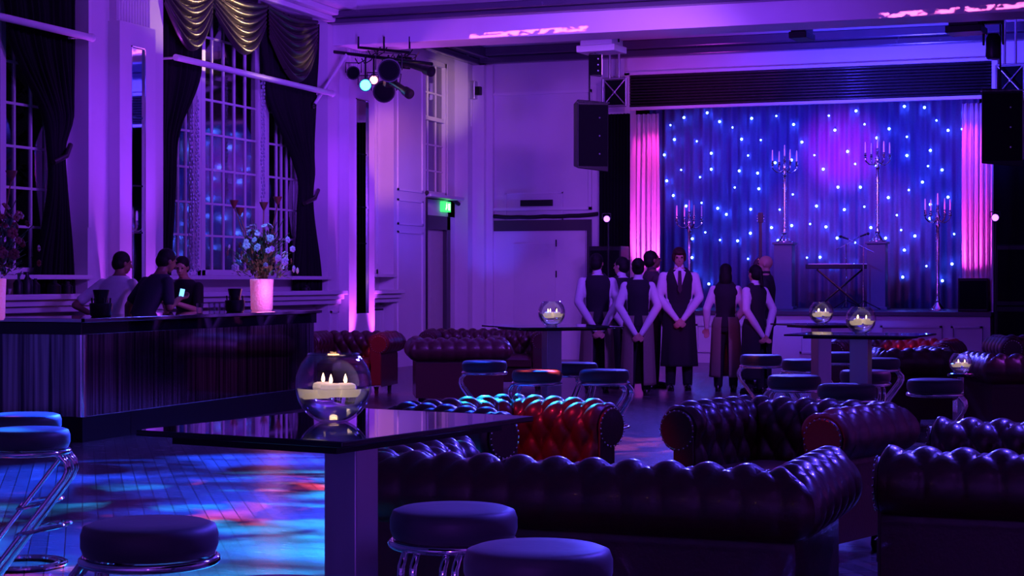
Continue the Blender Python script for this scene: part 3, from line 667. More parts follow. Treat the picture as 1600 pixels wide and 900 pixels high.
# ------------------------------------------------------------------ high tables with fish bowls
def table(px, ty, wx, wy, ang, lab, post=.12, h=1.05, loc=None):
    dep = F*(CAMZ-h)/(ty-HOR); loc = atd(px, dep) if loc is None else loc
    t = thing('high_table', lab, 'table', loc, YAW+R(ang), group='high tables with black glass tops')
    MB().box((-wx/2, -wy/2, h-.012), (wx/2, wy/2, h)).build('glass_top', 'glass_black', t, smooth=False, bevel=.003)
    MB().box((-wx/2+.1, -wy/2+.1, h-.03), (wx/2-.1, wy/2-.1, h-.0125)).build('top_frame', 'black_metal', t, smooth=False)
    MB().box((-post/2, -post/2, .02), (post/2, post/2, h-.03)).build('post', 'brushed', t, smooth=False, bevel=.004)
    MB().box((-.16, -.16, 0), (.16, .16, .02)).build('base_plate', 'brushed', t, smooth=False, bevel=.003)
    return loc, h
# foreground table corners from its outline
def tp(px, py, h=1.05): dep = F*(CAMZ-h)/(py-HOR); return atd(px, dep, 0)
Lc, Fc, Rc = tp(240, 673), tp(568, 692), tp(805, 649)
mid = (Lc+Rc)/2; e1 = (Fc-Lc); e2 = (Rc-Fc)
angw = math.atan2(e1.y, e1.x)
wxa, wya = e1.length, e2.length
t0 = thing('high_table', 'large black glass high table in the foreground carrying the nearest candle bowl', 'table', mid, angw, group='high tables with black glass tops')
MB().box((-wxa/2, -wya/2, 1.036), (wxa/2, wya/2, 1.05)).build('glass_top', 'glass_black', t0, smooth=False, bevel=.003)
MB().box((-wxa/2+.06, -wya/2+.06, 1.015), (wxa/2-.06, wya/2-.06, 1.0355)).build('top_frame', 'black_metal', t0, smooth=False)
_pc = Matrix.Rotation(-angw, 3, 'Z') @ (atd(549, 4.14)-mid)
MB().box((_pc.x-.046, _pc.y-.046, .02), (_pc.x+.046, _pc.y+.046, 1.015)).build('post', 'brushed', t0, smooth=False, bevel=.003)
MB().box((_pc.x-.17, _pc.y-.17, 0), (_pc.x+.17, _pc.y+.17, .02)).build('base_plate', 'brushed', t0, smooth=False, bevel=.003)
T2, _ = table(862, 509, .85, .85, 20, 'high glass table left of the standing staff, one bowl on it')
T3, _ = table(1345, 521.5, .62, .86, 65, 'high glass table at the right carrying the larger of two bowls')
T4, _ = table(1283, 506, .6, .6, 20, 'high glass table behind the larger right bowl, with the farther bowl')
def side_table():
    dep = F*(CAMZ-.72)/(584-HOR); loc = atd(1501, dep)
    t = thing('side_table', 'small round side table on a thin post beside the right sofa', 'table', loc)
    MB().lathe([(0, .70), (.09, .70), (.095, .71), (.09, .72), (0, .72)], 32).build('round_top', 'glass_black', t)
    MB().cyl((0, 0, .02), (0, 0, .70), .022).build('post', 'brushed', t)
    MB().lathe([(0, 0), (.17, 0), (.17, .015), (.03, .025), (0, .025)], 32).build('base_plate', 'brushed', t)
    return loc
T5 = side_table()
def bowl(loc, R_, lab, glab, seed, cl):
    t = thing('fish_bowl', lab, 'bowl', loc, group='round glass bowls with floating candles')
    h = R_*1.72; cz = R_*.84; prof = []
    for i in range(22):
        a = -PI*.38+i/21*(PI*.38+PI*.27); prof.append((R_*math.cos(a), cz+R_*math.sin(a)*1.04))
    z0 = prof[0][1]; prof = [(r, z-z0) for r, z in prof]; inner = [(max(r-.0045, .001), z+(.004 if i < 8 else 0)) for i, (r, z) in enumerate(prof)]
    g = MB().lathe([(0.0005, 0)]+prof+[(prof[-1][0]+.003, prof[-1][1]+.002), (prof[-1][0]-.002, prof[-1][1]+.005)]+inner[::-1]+[(0.0005, .005)], 56)
    g.build('bowl_wall', 'bowl_glass', t)
    wl = cz-z0-R_*.08
    wp = [(r-.0042, z+.0045) for r, z in prof if z < wl-.002]+[]
    zc_ = cz-z0; rw = math.sqrt(max(0, R_**2-((wl-zc_)/1.04)**2))-.0045
    MB().lathe([(0.0005, .006)]+wp+[(rw, wl), (0.0005, wl)], 56).build('water', 'water', t)
    rr = random.Random(seed)
    n = 3
    for i in range(n):
        if seed == 1: off = [(-.004, -.032), (.036, -.014), (-.034, .04)][i]
        else: off = [(-.03, -.03), (.04, .0), (-.01, .05)][i]
        k = R_/.105*.95; v_ = RT*off[0]*k+FW*off[1]*k
        c = thing('floating_candle', cl[i], 'candle', (loc[0]+v_.x, loc[1]+v_.y, loc[2]+wl-.008*k), group='floating candles in the glass bowls', scale=k)
        MB().lathe([(0, -.012), (.022, -.011), (.029, -.003), (.031, .008), (.029, .018), (.02, .022), (.01, .018), (0, .018)], 20).build('wax', 'wax', c)
        MB().cyl((0, 0, .016), (0, 0, .024), .0012, n=6).build('wick', 'black_metal', c)
        MB().lathe([(0.0005, .022), (.004, .025), (.0055, .030), (.004, .038), (.0015, .046), (0.0003, .049)], 12).build('flame', 'flame', c)
    return t
bp_ = tp(521, 659)
bowl((bp_.x, bp_.y, 1.0505), .0945, 'largest glass bowl of candles on the foreground table', '', 1, ['floating candle at the front in the nearest bowl', 'floating candle on the right in the nearest bowl', 'floating candle at the back of the nearest bowl'])
bowl((T2.x, T2.y, 1.0505), .105, 'glass candle bowl on the rear left high table', '', 2, ['floating candle, front one in the rear left bowl']*1+['floating candle, right one in the rear left bowl', 'floating candle, back one in the rear left bowl'])
bowl((T3.x, T3.y, 1.0505), .098, 'larger looking candle bowl of the two at right, in front', '', 3, ['floating candle, front one in the larger right bowl', 'floating candle, right one in the larger right bowl', 'floating candle, back one in the larger right bowl'])
bowl((T4.x, T4.y, 1.0505), .098, 'candle bowl behind and left of the larger right bowl', '', 4, ['floating candle, front one in the farther right bowl', 'floating candle, right one in the farther right bowl', 'floating candle, back one in the farther right bowl'])
bowl((T5.x, T5.y, .7205), .082, 'small candle bowl on the round side table', '', 5, ['floating candle, front one in the side table bowl', 'floating candle, right one in the side table bowl', 'floating candle, back one in the side table bowl'])
point('candle_glow', (bp_.x, bp_.y, 1.33), (1, .5, .2), .6, .03)

# ------------------------------------------------------------------ chesterfield seating
def chester(L, D, lab, cat, loc, rz, group, name='chesterfield_sofa', cushions=2, H=.75, k=1.0):
    t = thing(name, lab, cat, loc, rz, group)
    RR = .115; cz = H-RR-.015; cn = .105
    prof = [(.0, .36), (.0, .46), (.005, .54)]
    for i in range(17):
        a = PI*.98-i/16*PI*1.42; prof.append((cn+RR*math.cos(a), cz+RR*math.sin(a)))
    prof += [(.135, cz-.135), (.135, .40), (.135, .25), (.135, .10)]
    # dense resample
    P = [Vector((a, b)) for a, b in prof]; acc = [0]
    for a, b in zip(P, P[1:]): acc.append(acc[-1]+(b-a).length)
    N = 84; Q = []
    for i in range(N):
        s_ = acc[-1]*i/(N-1); j = 0
        while j < len(acc)-2 and acc[j+1] < s_: j += 1
        q = (s_-acc[j])/(acc[j+1]-acc[j]); Q.append((P[j].lerp(P[j+1], q), s_))
    NR = []
    for i in range(N):
        d = Q[min(i+1, N-1)][0]-Q[max(i-1, 0)][0]; NR.append(Vector((-d.y, d.x)).normalized())
    # make normals point away from the roll
    if NR[0].x > 0: NR = [-n for n in NR]
    wq = .14; hq = .11; stop = acc[11]      # just past the top of the roll
    stuck = acc[20]
    def disp(U, s_):
        a = U/wq+s_/hq*.5; b = U/wq-s_/hq*.5
        q = (abs(math.sin(PI*a)*math.sin(PI*b)))**.4
        pl = abs(math.sin(PI*(U/wq+round(stop/hq)*.5)))**.3
        t1 = min(1, max(0, (s_-stop+.05)/.06)); t2 = 1-min(1, max(0, (s_-(stop+.12))/.12))
        return (.036*q*(1-t1)+.017*pl*t1*(.2+.8*t2)*(1 if s_ < stuck else 0))
    def segment(name_, along, outw, half0, half1, mit0, mit1, cap_front):
        # along(U) base point on inner edge; U from half0-mit0*n to half1+mit1*n
        ln = half1-half0; nu = max(20, int((ln+.2)/.0135)); g = MB(); vs = []
        for i in range(nu):
            for j in range(N):
                (pt, s_) = Q[j]; n = pt.x
                U = (half0-mit0*n)+((half1+mit1*n)-(half0-mit0*n))*i/(nu-1)
                d = disp(U, s_)
                if mit0: d *= min(1, max(0, (U-(half0-mit0*n))/.035))**.6
                if mit1: d *= min(1, max(0, ((half1+mit1*n)-U)/.035))**.6
                e_ = 0 if not cap_front else min(1, (half1-U)/.02)
                if cap_front: d *= max(0, min(1, e_))
                n2 = n+NR[j].x*d; z2 = pt.y+NR[j].y*d
                b = along(U); vs.append(Vector((b[0]+outw[0]*n2, b[1]+outw[1]*n2, z2)))
        fs = [(i*N+j, (i+1)*N+j, (i+1)*N+j+1, i*N+j+1) for i in range(nu-1) for j in range(N-1)]
        g.add(vs, fs)
        k0 = (nu-1)*N
        if cap_front: g.f.append(tuple(k0+j for j in range(N)))
        return g.build(name_, 'leather', t, sharp=70)
    hl = L/2
    segment('backrest', lambda U: (U, 0), (0, -1), -hl, hl, 1, 1, False)
    for s_ in (-1, 1):
        arm = segment('arm', lambda U: (s_*hl, U), (s_, 0), 0, D, 1, 0, True)
        g = MB(); c = Vector((s_*(hl+cn), D+.004, cz))
        g.tube([c+Vector((0, 0, 0)), c+Vector((0, .014, 0))], [RR*.92, RR*.86], 28)
        g.box((s_*(hl+.005), D, .12), (s_*(hl+.13), D+.014, cz)); g.build('arm_scroll', 'leather', arm, bevel=.004)
        g = MB()
        for q in range(22):
            aa = 2*PI*q/22; g.ell(c+Vector((math.cos(aa)*RR*.88, .016, math.sin(aa)*RR*.88)), (.006, .004, .006), None, 6, 4)
        g.build('nail_trim', 'silver', arm)
    MB().box((-hl, .0, .10), (hl, D-.01, .30)).build('base', 'leather', t, smooth=False, bevel=.015)
    cw = L/cushions
    for c_ in range(cushions):
        x0 = -hl+c_*cw+.006; x1 = x0+cw-.012
        def top(u, v):
            x = x0+(x1-x0)*u; y = .03+(D+.02)*v; e = (1-abs(2*u-1)**5)*(1-abs(2*v-1)**5); return Vector((x, y, .385+.065*e**.5))
        g = MB().grid(24, 24, top)
        g.box((x0+.004, .034, .30), (x1-.004, D+.04, .392)); g.build('seat_cushion', 'leather', t, bevel=.02 if False else 0, sharp=50)
    for x in (-hl-.05, hl+.05):
        for y in (-.05, D-.08):
            MB().lathe([(0, 0), (.02, 0), (.028, .03), (.024, .06), (.035, .10), (0, .10)], 14, (x, y, 0)).build('foot', 'wood_dark', t)
    return t
def dirang(pa, pb): d = pb-pa; return math.atan2(d.y, d.x)
def tops(px, py, h=.735): return atd(px, F*(CAMZ-h)/(py-HOR), 0)
# main sofa seen from behind (back rail left & right corners at roll)
A_, B_ = tops(592, 716), tops(1232, 742)
# local x axis should run so that +y (front) points away from camera: x axis = left->right
ang = dirang(A_, B_); mid_ = (A_+B_)/2; u_ = Vector((math.cos(ang), math.sin(ang), 0)); n_ = Vector((-u_.y, u_.x, 0))
Lm = (B_-A_).length-.21
SG = 'chesterfield sofas'; AG = 'chesterfield armchairs'
chester(Lm, .66, 'large oxblood chesterfield sofa with its back to the foreground stools', 'sofa', mid_+n_*.105, ang, SG, cushions=2)
A2, B2 = tops(1400, 709), tops(1600, 716)
ang2 = dirang(A2, B2); u2 = Vector((math.cos(ang2), math.sin(ang2), 0)); n2 = Vector((-u2.y, u2.x, 0))
c0 = tops(1378, 709)
chester(1.30, .66, 'dark chesterfield sofa at the bottom right corner, seen from its arm side', 'sofa', c0+n2*.76+u2*.66, ang2+PI/2, SG)
# armchairs behind, facing the camera
def cw(x, d): return FW*d+RT*x
def seat(x, d, deg, L, D, lab, sofa=False, away=False, cushions=1):
    return chester(L, D, lab, 'sofa' if sofa else 'armchair', cw(x, d), YAW+(0 if away else PI)+R(deg), SG if sofa else AG, 'chesterfield_sofa' if sofa else 'chesterfield_armchair', cushions)
seat(-.21, 9.35, 48, .64, .6, 'oxblood chesterfield armchair with red lit arm, left of the facing pair')
seat(1.575, 9.27, -39, .64, .6, 'oxblood chesterfield armchair right of the facing pair, turned left')
seat((560-800)/F*21.9, 21.9, -12, .68, .6, 'small chesterfield armchair beyond the end of the bar, red lit arms')
seat((717-800)/F*19.4, 19.4, 6, .70, .6, 'chesterfield armchair with its plain back to the camera, left of the rear left table', away=True)
seat((762-800)/F*22.9, 22.9, -4, 1.25, .62, 'chesterfield sofa in front of the back wall doors, facing the camera', True, cushions=2)
seat((1405-800)/F*19.2, 19.2, -24, .95, .6, 'chesterfield sofa with red lit tufts right of the rear tables, under the stage', True, cushions=2)
seat((1425-800)/F*16.4, 16.4, 8, .42, .6, 'dark chesterfield armchair with its back to the camera between table and small side table', away=True)
seat(4.98, 15.2, 4, 1.45, .62, 'chesterfield sofa at the right edge beside the small side table, nearer one', True, away=True, cushions=2)
seat(6.45, 20.2, 0, 1.45, .62, 'chesterfield sofa at the right edge, farther one facing the camera', True, cushions=2)

# ------------------------------------------------------------------ people
def person(lab, px, dep, H, face, pose, top, bottom, hair, skin='skin', female=False, head=(0, 0), apron=None, lean=0.0, group=None, sleeves='shirt', vest=None, tie=False, short=False, detail=False):
    k = H/1.78
    t = thing('person', lab, 'person', atd(px, dep), YAW+R(face), group, scale=k)
    sw = .165 if female else .19
    def LN(p): # lean: shear forward with height above hips
        p = Vector(p)
        if p.z > .95: p = p+Vector((0, lean*(p.z-.95), -abs(lean)*(p.z-.95)*.18))
        return p
    P = {'behind': ((.25, -.09, 1.15), (.04, -.19, .80)), 'front': ((.25, .04, 1.15), (.04, .20, .88)), 'down': ((.26, -.03, 1.14), (.27, .06, .88)),
         'reach': ((.30, .20, 1.14), (.20, .46, 1.16)), 'phone': ((.24, .12, 1.12), (.08, .32, 1.22)), 'akimbo': ((.40, -.12, 1.16), (.26, .12, 1.02))}
    arms = []
    for i, s_ in enumerate((-1, 1)):
        ps = pose[i] if isinstance(pose, tuple) else pose
        e, w_ = P[ps]; arms.append((LN((s_*sw, 0, 1.405)), LN((s_*e[0], e[1], e[2])), LN((s_*w_[0], w_[1], w_[2])), ps, s_))
    def torso(mb, infl, z0, z1, sx=1.0, n=28):
        T = [(.80, .150, .115), (.90, .172 if female else .165, .125), (.98, .165 if female else .16, .118), (1.08, .130 if female else .148, .102), (1.20, .142 if female else .165, .112), (1.32, .160 if female else .185, .122), (1.40, .172 if female else .20, .105), (1.44, .148 if female else .172, .098), (1.49, .088 if female else .10, .078), (1.545, .056, .056)]
        rings = []
        m = 16
        for i in range(m+1):
            z = z0+(z1-z0)*i/m
            for a, b in zip(T, T[1:]):
                if a[0] <= z <= b[0]:
                    q = (z-a[0])/(b[0]-a[0]); rx = a[1]+(b[1]-a[1])*q; ry = a[2]+(b[2]-a[2])*q; break
            else: rx, ry = T[-1][1:]
            rx = rx*sx+infl; ry += infl
            rings.append([LN((rx*math.cos(2*PI*j/n), ry*math.sin(2*PI*j/n)+(.012 if female and 1.2 < z < 1.36 and math.sin(2*PI*j/n) > .3 else 0), z)) for j in range(n)])
        mb.rings(rings)
    hc = LN((0, .015, 1.645)); hr = Euler((R(head[1]), 0, R(head[0])))
    hm_ = hr.to_matrix(); HP = lambda x, y, z: hc+hm_ @ Vector((x, y, z))
    b = MB()
    torso(b, -.008, .82, 1.52)
    b.cap(LN((0, -.005, 1.46)), .058, HP(0, -.015, -.06), .052)
    b.ell(HP(0, -.012, .025), (.076, .094, .092), hr, 20, 14); b.ell(HP(0, .018, -.035), (.058, .074, .075), hr, 18, 12); b.ell(HP(0, .045, -.085), (.034, .036, .026), hr)
    b.cap(HP(0, .088, .01), .009, HP(0, .108, -.025), .013); b.ell(HP(0, .082, -.06), (.024, .014, .010), hr)
    for s_ in (-1, 1): b.ell(HP(s_*.076, -.002, -.008), (.009, .018, .03), hr, 10, 8); b.ell(HP(s_*.03, .08, .028), (.022, .012, .008), hr, 8, 6)
    for sh_, el, wr, ps, s_ in arms:
        b.cap(sh_, .052, el, .040); b.cap(el, .040, wr, .027)
        d = (wr-el).normalized()
        if ps in ('behind', 'front'): hd = Vector((-s_*.75, .25 if ps == 'front' else -.15, -.65)).normalized()
        elif ps in ('reach', 'phone'): hd = Vector((-s_*.2, .9, .1)).normalized()
        else: hd = Vector((0, .1, -1)).normalized()
        pc = wr+hd*.045; side = hd.cross(Vector((0, 1, 0)) if abs(hd.y) < .8 else Vector((0, 0, 1))).normalized(); nm = side.cross(hd).normalized()
        b.cap(wr, .026, wr+hd*.02, .027)
        for q, (o_, ln) in enumerate(((-.030, .062), (-.010, .074), (.010, .070), (.029, .055))):
            base = wr+hd*.02+side*o_*.6; kn = wr+hd*.085+side*o_; b.cap(base, .015, kn, .0125, 8)
            m1 = kn+(hd*.85+nm*.4*s_).normalized()*ln*.55; m2 = m1+(hd*.4+nm*.9*s_).normalized()*ln*.5
            b.cap(kn, .0105, m1, .0098, 8); b.cap(m1, .0098, m2, .0085, 8)
        th = wr+hd*.03-side*.028; t1 = th+(hd*.6-side*.8).normalized()*.035; b.cap(th, .014, t1, .012, 8); b.cap(t1, .012, t1+hd*.03, .0095, 8)
    for s_ in (-1, 1):
        b.cap((s_*.085, 0, .88), .085, (s_*.095, .01, .50), .056); b.cap((s_*.095, .01, .50), .052, (s_*.105, -.01, .10), .036); b.ell((s_*.105, .045, .035), (.035, .10, .033))
    b.build('body', skin, t, remesh=.0085)
    # hair
    h = MB(); h.ell(HP(0, -.022, .038), (.085, .098, .093), hr, 22, 14)
    if hair[1] != 'bald':
        h.ell(HP(0, -.045, -.01), (.082, .078, .085), hr, 18, 12)
        if hair[1] == 'bun': h.ell(HP(0, -.13, .03), (.042, .038, .042), hr)
        if hair[1] == 'tail': h.cap(HP(0, -.12, .03), .032, HP(0, -.15, -.16), .022)
        if hair[1] == 'long': h.ell(HP(0, -.05, -.08), (.092, .075, .14), hr, 18, 12)
        if hair[1] == 'fringe': h.ell(HP(0, .05, .065), (.07, .045, .04), hr); [h.ell(HP(s_*.07, .02, .01), (.022, .05, .06), hr) for s_ in (-1, 1)]
        h.build('hair', hair[0], t, remesh=.008)
    if detail:
        for s_ in (-1, 1): e = MB().ell(HP(s_*.031, .083, .008), (.012, .008, .008)).build('eye', 'black_metal', t)
    # shirt
    g = MB(); torso(g, .008, .90, 1.50)
    for sh_, el, wr, ps, s_ in arms:
        if short: g.cap(sh_, .062, sh_.lerp(el, .75), .060)
        else:
            g.cap(sh_, .063, el, .056); g.cap(el, .056, el.lerp(wr, .55), .050); g.cap(el.lerp(wr, .55), .048, wr, .035)
    if not short: g.cap(LN((0, -.005, 1.48)), .066, LN((0, 0, 1.535)), .06)
    g.build('shirt', sleeves, t, remesh=.011)
    if vest:
        g = MB(); torso(g, .020, .88, 1.495, .90)
        [g.cap(LN((q*.115, 0, 1.38)), .082, LN((q*.07, 0, 1.475)), .052) for q in (-1, 1)]
        g.build('waistcoat', vest, t, remesh=.012)
        if tie or True:
            if tie:
                MB().add([LN((-.075, .125, 1.46)), LN((0, .155, 1.22)), LN((.075, .125, 1.46)), LN((0, .10, 1.53))], [(0, 1, 2, 3)]).build('shirt_front', 'shirt', t, solid=.006, smooth=False)
                MB().add([LN((-.018, .145, 1.48)), LN((.018, .145, 1.48)), LN((.026, .17, 1.24)), LN((0, .17, 1.20)), LN((-.026, .17, 1.24))], [(0, 1, 2, 3, 4)]).build('tie', 'stripe', t, solid=.01, smooth=False)
    # trousers
    g = MB(); torso(g, .012, .82, 1.0)
    for s_ in (-1, 1):
        g.cap((s_*.085, 0, .88), .10, (s_*.098, .01, .50), .078); g.cap((s_*.098, .01, .50), .078, (s_*.105, 0, .09), .062)
    g.build('trousers', bottom, t, remesh=.012)
    if apron:
        am, gap, zb = apron
        def fn(u, v):
            a = -PI/2+R(gap)/2+(2*PI-R(gap))*u; z = 1.03-(1.03-zb)*v
            rx = .19+.035*v+.012*math.sin(a*7)*v; ry = .155+.03*v+.012*math.cos(a*6)*v
            if v < .12: rx -= .03*(1-v/.12); ry -= .025*(1-v/.12)
            return Vector((rx*math.cos(a), ry*math.sin(a), z))
        MB().grid(64, 24, fn).build('apron', am, t, solid=.006, sharp=180)
    for s_ in (-1, 1):
        g = MB().ell((s_*.105, .05, .045), (.045, .135, .045), None, 18, 12).ell((s_*.105, -.02, .06), (.042, .055, .055)).box((s_*.105-.04, -.07, .0), (s_*.105+.04, .16, .03))
        g.build('shoe', 'shoe', t, remesh=.01)
    return t
PG = 'staff standing in a group before the stage'
person('person in black waistcoat and white shirt, hands behind back, leftmost of the group', 933, 21.7, 1.745, 4, 'behind', 'shirt', 'black_cloth', ('hair', 'short'), apron=('grey_cloth', 42, .28), vest='black_cloth', group=PG, head=(-25, 0))
person('person half hidden between the leftmost waiter and the woman, looking left', 971, 22.5, 1.71, 25, 'behind', 'shirt', 'black_cloth', ('hair', 'short'), apron=('black_cloth', 60, .28), vest='black_cloth', group=PG, head=(30, 0))
person('woman in black waistcoat with hands clasped low behind her back, nearest of the group', 997, 21.2, 1.68, -3, 'behind', 'shirt', 'black_cloth', ('hair', 'bun'), apron=('grey_cloth', 36, .14), vest='black_cloth', female=True, group=PG)
person('man in brown pinstripe shirt looking right, behind the woman with clasped hands', 1018, 22.7, 1.80, -75, 'down', 'stripe', 'black_cloth', ('hair', 'short'), skin='skin_dark', sleeves='stripe', group=PG, head=(0, 10), detail=True)
person('person facing the camera in waistcoat and tie with hands clasped in front', 1061, 22.2, 1.83, 178, 'front', 'shirt', 'black_cloth', ('hair_red', 'fringe'), apron=('black_cloth', 40, .30), vest='black_cloth', tie=True, group=PG, head=(0, -8), detail=True)
person('woman with dark hair and white sleeves, left of the right pair', 1134, 22.0, 1.62, -12, ('down', 'front'), 'shirt', 'black_cloth', ('hair', 'long'), apron=('grey_cloth', 30, .20), vest='black_cloth', female=True, group=PG)
person('woman in waistcoat turned right with hands behind her, rightmost of the group', 1180, 21.5, 1.60, 35, 'behind', 'shirt', 'black_cloth', ('hair', 'tail'), apron=('black_cloth', 30, .20), vest='black_cloth', female=True, group=PG)
person('balding man in dark suit facing left behind the rightmost woman', 1197, 22.8, 1.74, 75, 'down', 'black_cloth', 'black_cloth', ('hair', 'bald'), sleeves='black_cloth', group=PG, detail=True)
BG = 'men behind the bar'
def bman(px, X): p = onX(px, 450, X); return p.y*math.cos(YAW)+(-p.x)*math.sin(YAW)
person('man in white t-shirt leaning at the bar, seen from behind', 170, bman(172, -10.25), 1.76, -22, ('akimbo', 'reach'), 'shirt', 'black_cloth', ('hair', 'short'), skin='skin_dark', sleeves='shirt', short=True, lean=.35, group=BG, head=(-35, -10))
person('man in dark shirt bending forward over the bar, between the other two', 216, bman(226, -9.62), 1.80, -42, ('down', 'phone'), 'black_cloth', 'black_cloth', ('hair', 'short'), skin='skin_dark', sleeves=mat('navy_cotton', (.018, .018, .032), .8), short=True, lean=.5, group=BG, head=(-15, -20))
person('man in black t-shirt looking down at the right end of the trio', 299, bman(297, -9.95), 1.70, 150, 'phone', 'black_cloth', 'black_cloth', ('hair', 'short'), skin='skin', sleeves='black_cloth', short=True, lean=.22, group=BG, head=(25, -15), detail=True)
ph = atd(216, bman(226, -9.62)) + Matrix.Rotation(YAW+R(-42), 3, 'Z') @ Vector((.03, .535, 1.27))
o = MB().box((-.028, -.004, -.045), (.028, .004, .045)).build('phone', 'black_metal', None, smooth=False, bevel=.004); o.location = ph; o.rotation_euler = (0, .2, YAW)
tag(o, 'phone with a glowing blue screen held over the bar', 'phone')
MB().box((-.024, -.006, -.04), (.024, -.0045, .04)).build('screen', mat('phone_screen', (.1, .3, .8), .3, emit=(.15, .45, 1), estr=2.5), o, smooth=False)

# ------------------------------------------------------------------ stage dressing
YC = 32.4
sc = thing('star_cloth', 'deep blue star cloth studded with small lights at the back of the stage', 'backdrop', (0, YC, ZS))
xa, xb = onY(1015, 300, YC).x, onY(1530, 300, YC).x
MB().grid(260, 4, lambda u, v: Vector((xa+(xb-xa)*u, .035*math.sin(u*210)+.02*math.sin(u*77), 4.3*v))).build('cloth', 'starcloth', sc, sharp=180, solid=.004)
ST = [(800+x/4, y/4) for x, y in ((990,782),(1015,872),(1075,735),(1155,883),(1220,705),(1297,760),(1378,797),(1435,870),(1498,740),(1555,875))]
ST += [(800+x/4, 225+y/4) for x, y in ((952,68),(967,230),(1057,162),(1008,322),(1088,388),(1175,207),(1245,58),(1245,158),(1185,368),(1285,402),(1340,440),(1475,72),(1420,168),(1535,182),(1392,272),(1543,280),(1492,408),(1208,553),(1127,592),(1125,710),(1300,600),(1410,605),(1490,558),(1475,718),(1150,812),(1230,875))]
ST += [(1200+x/4, y/4) for x, y in ((52,725),(160,778),(212,888),(380,723),(418,813),(550,693),(603,777),(680,862),(757,805),(868,855),(852,665),(978,672),(1053,753),(1125,815),(1225,702),(1213,807))]
ST += [(1200+x/4, 225+y/4) for x, y in ((45,117),(147,100),(290,70),(345,157),(497,47),(545,125),(868,72),(1015,40),(1000,138),(1088,162),(965,238),(880,288),(437,270),(577,270),(155,315),(303,388),(477,410),(602,392),(752,335),(1125,332),(805,445),(1015,378),(1012,465),(73,410),(22,523),(148,510),(263,500),(362,518),(643,523),(832,538),(918,575),(735,588),(545,617),(432,588),(63,603),(243,710),(325,708),(407,767),(538,752),(852,663),(1150,750),(990,763),(842,832),(1090,855),(1163,563),(675,133))]
led = None
for i, (px, py) in enumerate(ST[:100]):
    p = onY(px, py, YC-.09)
    if led is None: led = MB().ell((0, 0, 0), (.02, .02, .02), None, 10, 8).build('star_light', 'led', sc)
    else: led = led.copy(); COL.objects.link(led)
    s_ = 1.15 if i % 3 else .8
    led.scale = (s_,)*3; led.location = (p.x, -.09, p.z-ZS)
spot('stage_blue_left', (-7.3, 29.9, 4.3), (-6.8, 32.4, 2.6), (.02, .02, 1.0), 210, 110, .8, .1)
spot('stage_blue_mid', (-5.0, 29.9, 4.3), (-5.2, 32.4, 2.8), (.03, .02, 1.0), 170, 110, .8, .1)
spot('stage_blue_right', (-3.0, 29.9, 4.3), (-3.4, 32.4, 3.0), (.02, .02, 1.0), 110, 110, .8, .1)
_p = onY(1315, 235, YC); spot('stage_magenta', (_p.x, 30.2, 3.4), (_p.x, YC, _p.z), (.9, .015, .9), 620, 44, 1, .1)
def stage_drape(px0, px1, yp, lab, z0=ZS, z1=4.35):
    xa_, xb_ = onY(px0, 300, yp).x, onY(px1, 300, yp).x
    t = thing('stage_curtain', lab, 'curtain', ((xa_+xb_)/2, yp, z0)); hw_ = (xb_-xa_)/2
    def fn(u, v):
        ph_ = u*2*PI*6
        return Vector(((2*u-1)*hw_*(1+.05*math.sin(v*3)), .055*math.sin(ph_+.5*math.sin(v*4))+.02*math.sin(2.3*ph_), v*(z1-z0)))
    MB().grid(90, 20, fn).build('drape', 'pink_drape', t, sharp=180, solid=.005)
stage_drape(985, 1030, 29.95, 'pink lit curtain at the left side of the stage')
stage_drape(1504, 1552, 29.95, 'pink lit curtain at the right side of the stage')
for px, e in ((1008, 60), (1528, 55)):
    p = onY(px, 350, 29.95); side = -1 if px < 1200 else 1
    spot('curtain_spot', (p.x-side*.42, 29.45, 1.5), (p.x, 29.95, 2.3), (1.0, .06, .85), e*3.6, 90, .9, .04)
    spot('curtain_top', (p.x-side*.3, 29.5, 4.3), (p.x, 29.95, 3.2), (1.0, .04, .6), 60, 70, .9, .04)
